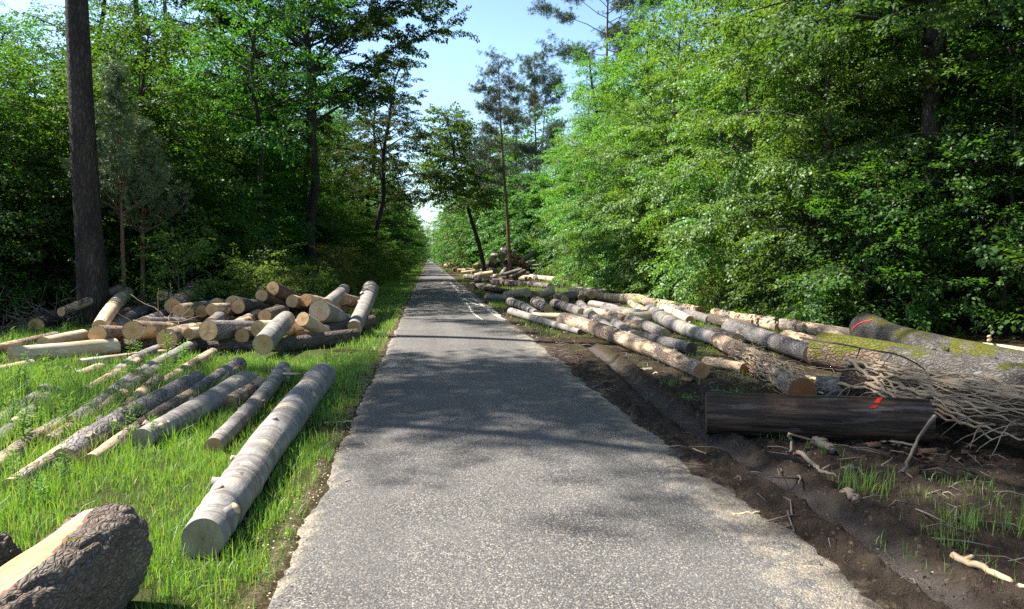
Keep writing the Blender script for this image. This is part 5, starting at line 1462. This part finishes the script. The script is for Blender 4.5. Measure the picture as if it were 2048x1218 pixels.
STK = [('knobbly forked stick on the mud below the wet log', [(1596, 905), (1630, 930), (1650, 945), (1672, 950)], 0.022, 0.012, 'twig', [[(1645, 940), (1660, 930, 0.05)]]),
       ('short grey bark chunk standing beside the wet log', [(1632, 882, 0.05), (1662, 902, 0.04)], 0.045, 0.03, 'twig', None),
       ('thin bent stick leaning on the wet log', [(1580, 905), (1582, 880, 0.1), (1580, 868, 0.16), (1640, 884, 0.05)], 0.012, 0.008, 'vine', None),
       ('small cut branch piece on the mud near a grass tuft', [(1688, 985, 0.03), (1710, 998, 0.03)], 0.034, 0.03, 'twig', None),
       ('pale split stick lying at the bottom right corner', [(1905, 1110), (1960, 1135), (2010, 1158), (2060, 1180)], 0.022, 0.016, 'splinter', [[(1930, 1120), (1945, 1112, 0.07)]]),
       ('long thin twig lying along the tyre rut', [(1385, 897), (1430, 915), (1480, 935)], 0.008, 0.005, 'vine', None),
       ('thin crossing twig right of the rut', [(1560, 945), (1590, 905, 0.03)], 0.008, 0.005, 'vine', None),
       ('pale flat splinter on the gravel edge', [(1465, 1030), (1520, 1024)], 0.012, 0.008, 'splinter', None),
       ('curved dark root fragment near the rut edge', [(1585, 945), (1600, 955, 0.03), (1598, 968)], 0.01, 0.006, 'twig', None),
       ('reddish bark strip beneath the wet log', [(1700, 877), (1760, 880), (1830, 890)], 0.02, 0.01, 'splinter', None),
       ('grey branch sloping from the ivy tangle to the mud', [(1870, 832, 0.45), (1835, 880, 0.2), (1812, 930, 0.08), (1806, 945, 0.02)], 0.016, 0.009, 'twig', [[(1808, 938, 0.04), (1790, 950)], [(1806, 942, 0.03), (1825, 955)]]),
       ('long pale branch arching over the huge trunks', [(1600, 675, 0.55), (1690, 690, 0.7), (1800, 712, 0.75), (1850, 740, 0.6)], 0.014, 0.006, 'darktwig', [[(1720, 697, 0.7), (1712, 720, 0.55)]]),
       ('pale stick lying on the grass above the red cut end', [(1580, 745), (1610, 752), (1640, 762)], 0.03, 0.022, 'splinter', None),
       ('small stick on the left gravel edge of the road', [(648, 846), (705, 842)], 0.012, 0.006, 'splinter', None),
       ('dark twig lying on the asphalt edge at left', [(690, 962, 0.02), (700, 960, 0.02)], 0.006, 0.004, 'splinter', None),
       ('pale branch lying behind the cream log', [(1306, 604), (1350, 610), (1420, 622)], 0.03, 0.015, 'splinter', None),
       ('upright pale dead stake in the shade at far right', [(1978, 700, 0.02), (1980, 672, 0.42)], 0.03, 0.02, 'splinter', None)]
for k, (lab, pts, r0, r1, mt, fk) in enumerate(STK):
    stick('stick', lab, pts, r0, r1, mt, fk, seed=k)
# small twigs, bark flakes and dead leaves, uncountable
mb = MB(); fl = []; dl = []
for k in range(700):
    while True:
        x, y = rng.uniform(2.1, 8.5), rng.uniform(2.5, 16)
        if clear_of_logs(np.array([x]), np.array([y]), 1.0)[0] and abs(x - np.interp(y, ry, rx)) > 0.12: break
    a = rng.uniform(0, 6.28); L = rng.uniform(0.08, 0.45)
    P = [[x, y, 0.012], [x + L * 0.5 * math.cos(a) + rng.normal(0, 0.02), y + L * 0.5 * math.sin(a), 0.03 + rng.rand() * 0.02], [x + L * math.cos(a + 0.2), y + L * math.sin(a + 0.2), 0.012]]
    tube(P, np.linspace(rng.uniform(0.003, 0.008), 0.002, 3), 4, mb)
o = mb.obj('twig_litter', M['twig']); tag(o, kind='stuff')


def flakes(n, x0, x1, y0, y1, s0, s1, zmul=1.0, keepfn=None):
    x, y = scatter(n, x0, x1, y0, y1)
    k = clear_of_logs(x, y, 1.0)
    if keepfn is not None: k &= rng.rand(n) < keepfn(x, y)
    x, y = x[k], y[k]; n = len(x)
    d = rng.normal(0, 1, (n, 3)) * [1, 1, 0.3]; d /= np.linalg.norm(d, axis=1, keepdims=True)
    u = rng.normal(0, 0.35, (n, 3)) + [0, 0, 1]; u -= d * (u * d).sum(1, keepdims=True); u /= np.linalg.norm(u, axis=1, keepdims=True)
    s = rng.uniform(s0, s1, n)
    return leafquads(np.stack([x, y, np.full(n, 0.022)], 1), d, u, s, s * rng.uniform(0.35, 0.8, n))
Q = np.concatenate([flakes(5200, 2.4, 9.5, 2.6, 14, 0.008, 0.030), flakes(900, 4.0, 8.0, 5.4, 6.9, 0.04, 0.11), flakes(3000, 2.2, 10, 14, 32, 0.04, 0.12), flakes(5000, -12, -4, 17, 32, 0.05, 0.12)])
o = obj('dead_leaf_litter', quads_mesh('dead_leaf_litter', Q, M['deadleaf'])); tag(o, kind='stuff')
Q = np.concatenate([flakes(9000, -1.25, -0.45, 2.4, 26, 0.006, 0.022, keepfn=lambda x, y: np.exp(-((x + 0.82) / 0.17) ** 2) * (0.3 + vnoise(x * 2, y * 1.3 + 9, 41))),
                    flakes(700, 1.3, 2.6, 2.4, 24, 0.004, 0.011), flakes(120, 2.2, 8, 3, 16, 0.008, 0.022), flakes(1200, -0.6, 1.6, 2.6, 20, 0.005, 0.014)])
Q[:, :, 2] += np.where((Q[:, :1, 0] > -0.8) & (Q[:, :1, 0] < 2.1), 0.022, 0.0)
o = obj('wood_chips', quads_mesh('wood_chips', Q, M['chip'])); tag(o, kind='stuff')

# brushwood heaps of dead branches at the foot of the left wood
def brush(name, label, cat, seed, size, n, mat, h, group=None):
    r_ = np.random.RandomState(seed); mb = MB()
    for k in range(n):
        p = r_.normal(0, 1, 3) * [size[0] * 0.45, size[1] * 0.45, 0]; p[2] = abs(r_.normal(0, h * 0.4))
        a = r_.uniform(0, 6.28); e = r_.normal(0.1, 0.35); L = r_.uniform(0.3, 1.1)
        pts = [p.copy()]
        for i in range(5):
            a += r_.normal(0, 0.35); e += r_.normal(0, 0.25)
            p = p + L / 5 * np.array([math.cos(a) * math.cos(e), math.sin(a) * math.cos(e), math.sin(e)]); p[2] = max(0.01, p[2]); pts.append(p.copy())
        tube(pts, np.linspace(r_.uniform(0.006, 0.018), 0.003, 6), 5, mb)
    o = mb.obj(name, M[mat]); tag(o, label, cat, group)
    return o
for k, (px, Y, lab, sx, n) in enumerate(((95, 19.2, 'tangled heap of dead branches behind the dark log at far left', 2.4, 150), (215, 19.8, 'heap of dead brown branches below the thick pine trunk', 2.0, 140),
                                     (330, 20.0, 'dark heap of dead branches behind the slim slanting log', 1.8, 110), (455, 20.5, 'dim heap of dead twigs behind the middle of the pile', 2.0, 90))):
    q = pd(px, 609, Y); b = brush('brushwood', lab, 'branches', 200 + k, (sx, 1.0), n, 'twig' if k < 2 else 'darktwig', 0.7); b.location = (q.x, q.y, 0)
q = pd(1130, 600, 40); b = brush('brushwood', 'heap of pale dead branches beside the dark trunk on the right', 'branches', 210, (2.2, 1.0), 70, 'twig', 0.7); b.location = (q.x, q.y, 0)
q = pd(312, 640, 15.5); b = brush('brushwood', 'bundle of thin dry twigs on top of the pile', 'branches', 211, (0.5, 0.4), 40, 'vine', 0.35); b.location = (q.x, q.y, 0.2)
stick('pale_dead_branch', 'pale broken branch sticking up from the dead branches at left', [(100, 585, 0.3), (112, 562, 0.6), (108, 548, 0.8), (104, 530, 1.05)], 0.022, 0.006, 'vine', [[(112, 562, 0.6), (122, 575, 0.4)]], 'branch')
stick('pale_dead_branch', 'thin upright pale branch left of the pale striped log', [(148, 604, 0.2), (151, 575, 0.6), (147, 553, 0.85)], 0.016, 0.006, 'vine', None, 'branch')

# ------------------------------------------------------------------ far log heaps on the right
GFA = 'logs jumbled in the heap under the leaning tree far down the road'
GFB = 'orange logs in the farthest heap beside the road'
GFC = 'logs strewn between the far heaps and the near logs'
fr = random.Random(9)
def far_heap(n, x0, x1, y0, y1, zmax, barks, cuts, label, group, az, rr):
    for k in range(n):
        u = fr.random(); x = x0 + (x1 - x0) * u; y = fr.uniform(y0, y1)
        zt = zmax * math.sin(PI * min(0.98, max(0.02, u))) ** 0.7
        z_ = fr.uniform(0.18, max(0.2, zt)) if k > n * 0.3 else 0.2
        a = az + fr.gauss(0, 0.5); L = fr.uniform(1.6, 3.0); e = fr.gauss(0.05, 0.16)
        p0 = Vector((x, y, z_)); r = fr.uniform(*rr)
        p1 = p0 + Vector((math.sin(a) * L, math.cos(a) * L, max(-z_ + r, math.sin(e) * L)))
        make_log(label, fr.choice(barks), fr.choice(cuts), [p0, p1], [r, r * fr.uniform(0.85, 1.0)], group=group, seg=10)
far_heap(76, 4.6, 9.8, 63.5, 68.5, 2.3, ['greypine', 'dark', 'pine', 'beech'], ['cut', 'cutgrey', 'cutorange'], 'log in the tall jumbled heap under the leaning tree', GFA, 0.3, (0.17, 0.27))
far_heap(34, 3.2, 6.4, 74, 98, 1.0, ['pine', 'peeled', 'greypine'], ['cut', 'cutorange'], 'log in the low heap between tall jumbled heap and farthest heap', 'logs in the low heap before the farthest heap', 0.9, (0.16, 0.24))
far_heap(40, 2.6, 6.0, 98, 145, 1.5, ['pine', 'peeled', 'pine'], ['cutorange', 'cut'], 'orange brown log in the farthest heap beside the road', GFB, 0.6, (0.17, 0.26))
far_heap(10, 4.2, 6.2, 50, 60, 0.25, ['dark', 'greypine'], ['cut'], 'dark log strewn at the shaded road edge before the jumbled heap', GFC, 0.8, (0.17, 0.22))
make_log('dark log standing upright out of the jumbled heap', 'dark', 'cut', [gp(983, 535, 0.8), gp(974, 514, 1.9)], [0.24, 0.22], seg=12)
make_log('grey log leaning upright at the right of the jumbled heap', 'greypine', 'cut', [gp(1003, 535, 0.7), gp(988, 512, 2.0)], [0.24, 0.22], seg=12)

# ------------------------------------------------------------------ two walkers far down the road
def person(label, loc, rz, cloth, trousers, hair):
    root = empty('person', loc); root.rotation_euler = (0, 0, rz); tag(root, label, 'person')
    sk = plain('skin_tone', (0.45, 0.26, 0.18), 0.6, 0.1)
    def skinmesh(name, verts, edges, radii, mat, parent):
        me = bpy.data.meshes.new(name); me.from_pydata(verts, edges, [])
        o = obj(name, me, parent)
        o.modifiers.new('skin', 'SKIN')
        for v, r in zip(me.skin_vertices[0].data, radii): v.radius = (r, r) if not isinstance(r, tuple) else r
        me.skin_vertices[0].data[0].use_root = True
        s = o.modifiers.new('sub', 'SUBSURF'); s.levels = 1; s.render_levels = 1
        me.materials.append(mat)
        return o
    v = [(0, 0, 0.95), (0, 0, 1.15), (0, 0, 1.38), (0, 0, 1.50), (0, -0.02, 1.58), (0, -0.01, 1.68),
         (0.10, 0, 0.90), (0.11, -0.12, 0.50), (0.11, -0.05, 0.09), (0.11, -0.19, 0.05), (-0.10, 0, 0.90), (-0.11, 0.12, 0.50), (-0.11, 0.28, 0.14), (-0.11, 0.18, 0.05),
         (0.19, 0, 1.40), (0.24, 0.06, 1.12), (0.25, 0.0, 0.88), (-0.19, 0, 1.40), (-0.24, -0.05, 1.12), (-0.24, -0.14, 0.90)]
    e = [(0, 1), (1, 2), (2, 3), (3, 4), (4, 5), (0, 6), (6, 7), (7, 8), (8, 9), (0, 10), (10, 11), (11, 12), (12, 13), (2, 14), (14, 15), (15, 16), (2, 17), (17, 18), (18, 19)]
    r = [0.14, 0.13, 0.15, 0.055, 0.095, 0.09, 0.09, 0.06, 0.045, 0.04, 0.09, 0.06, 0.045, 0.04, 0.065, 0.045, 0.035, 0.065, 0.045, 0.035]
    skinmesh('body', v, e, r, sk, root)
    tv = [v[i] for i in (0, 6, 7, 8, 10, 11, 12)]
    skinmesh('trousers', tv, [(0, 1), (1, 2), (2, 3), (0, 4), (4, 5), (5, 6)], [0.16, 0.105, 0.078, 0.07, 0.105, 0.078, 0.07], trousers, root)
    jv = [v[i] for i in (0, 1, 2, 14, 15, 17, 18)]
    skinmesh('jacket', jv, [(0, 1), (1, 2), (2, 3), (3, 4), (2, 5), (5, 6)], [0.17, 0.155, 0.17, 0.085, 0.065, 0.085, 0.065], cloth, root)
    hb = MB(); P = np.array([[0, 0.01, 1.60], [0, 0.015, 1.68], [0, 0.01, 1.755], [0, 0.0, 1.78]]); tube(P, [0.09, 0.105, 0.07, 0.02], 10, hb)
    hb.obj('hair', hair, root, True)
q = gp(857.5, 527.4); person('walker in dark clothes far down the middle of the road', (q.x, q.y, 0.02), 0.2, plain('dark_jacket', (0.02, 0.022, 0.03)), plain('dark_trousers', (0.015, 0.016, 0.022)), plain('dark_hair', (0.03, 0.02, 0.015)))
q = gp(852.8, 527.0); person('walker in a pale top and blue trousers beside the dark clothed one', (q.x, q.y, 0.02), -0.1, plain('pale_shirt', (0.6, 0.62, 0.65)), plain('blue_trousers', (0.10, 0.14, 0.22)), plain('fair_hair', (0.25, 0.17, 0.09)))

# ------------------------------------------------------------------ light
SUN_AZ, SUN_EL = R(-66), R(52)          # from the left, a little ahead
sd = Vector((math.sin(SUN_AZ) * math.cos(SUN_EL), math.cos(SUN_AZ) * math.cos(SUN_EL), math.sin(SUN_EL)))
sl = bpy.data.lights.new('sun', 'SUN'); sl.energy = 5.0; sl.angle = R(0.53); sl.color = (1.0, 0.955, 0.88)
so = bpy.data.objects.new('sun', sl); col.objects.link(so)
so.rotation_mode = 'QUATERNION'; so.rotation_quaternion = sd.to_track_quat('Z', 'Y'); so.location = (0, 0, 60)
w = bpy.data.worlds.new('World'); scene.world = w; w.use_nodes = True
nt = w.node_tree; nt.nodes.clear()
sky = nt.nodes.new('ShaderNodeTexSky'); sky.sky_type = 'NISHITA'; sky.sun_disc = False
sky.sun_elevation = SUN_EL; sky.sun_rotation = SUN_AZ; sky.altitude = 100; sky.air_density = 1.0; sky.dust_density = 1.2; sky.ozone_density = 1.5
bg = nt.nodes.new('ShaderNodeBackground'); bg.inputs['Strength'].default_value = 0.112
wo = nt.nodes.new('ShaderNodeOutputWorld')
# a hazy bright rim of sky above the trees and a deeper zenith
tc = nt.nodes.new('ShaderNodeTexCoord'); sxyz = nt.nodes.new('ShaderNodeSeparateXYZ'); nt.links.new(tc.outputs['Generated'], sxyz.inputs[0])
rmp = nt.nodes.new('ShaderNodeValToRGB'); nt.links.new(sxyz.outputs[2], rmp.inputs[0])
rmp.color_ramp.elements[0].position = 0.28; rmp.color_ramp.elements[0].color = (0.88, 0.99, 1.03, 1)
rmp.color_ramp.elements[1].position = 0.72; rmp.color_ramp.elements[1].color = (0.38, 0.38, 0.38, 1)
mx = nt.nodes.new('ShaderNodeMix'); mx.data_type = 'RGBA'; mx.blend_type = 'MULTIPLY'; mx.inputs[0].default_value = 1.0
nt.links.new(sky.outputs[0], mx.inputs[6]); nt.links.new(rmp.outputs[0], mx.inputs[7])
nt.links.new(mx.outputs[2], bg.inputs[0]); nt.links.new(bg.outputs[0], wo.inputs[0])

scene.view_settings.view_transform = 'Standard'
scene.view_settings.look = 'None'
scene.view_settings.exposure = 1.45
scene.view_settings.gamma = 1.0
cy_ = scene.cycles
cy_.max_bounces = 6; cy_.diffuse_bounces = 3; cy_.glossy_bounces = 2; cy_.transmission_bounces = 4; cy_.transparent_max_bounces = 4
cy_.use_adaptive_sampling = True; cy_.adaptive_threshold = 0.008
cy_.use_denoising = False
cy_.caustics_reflective = False; cy_.caustics_refractive = False
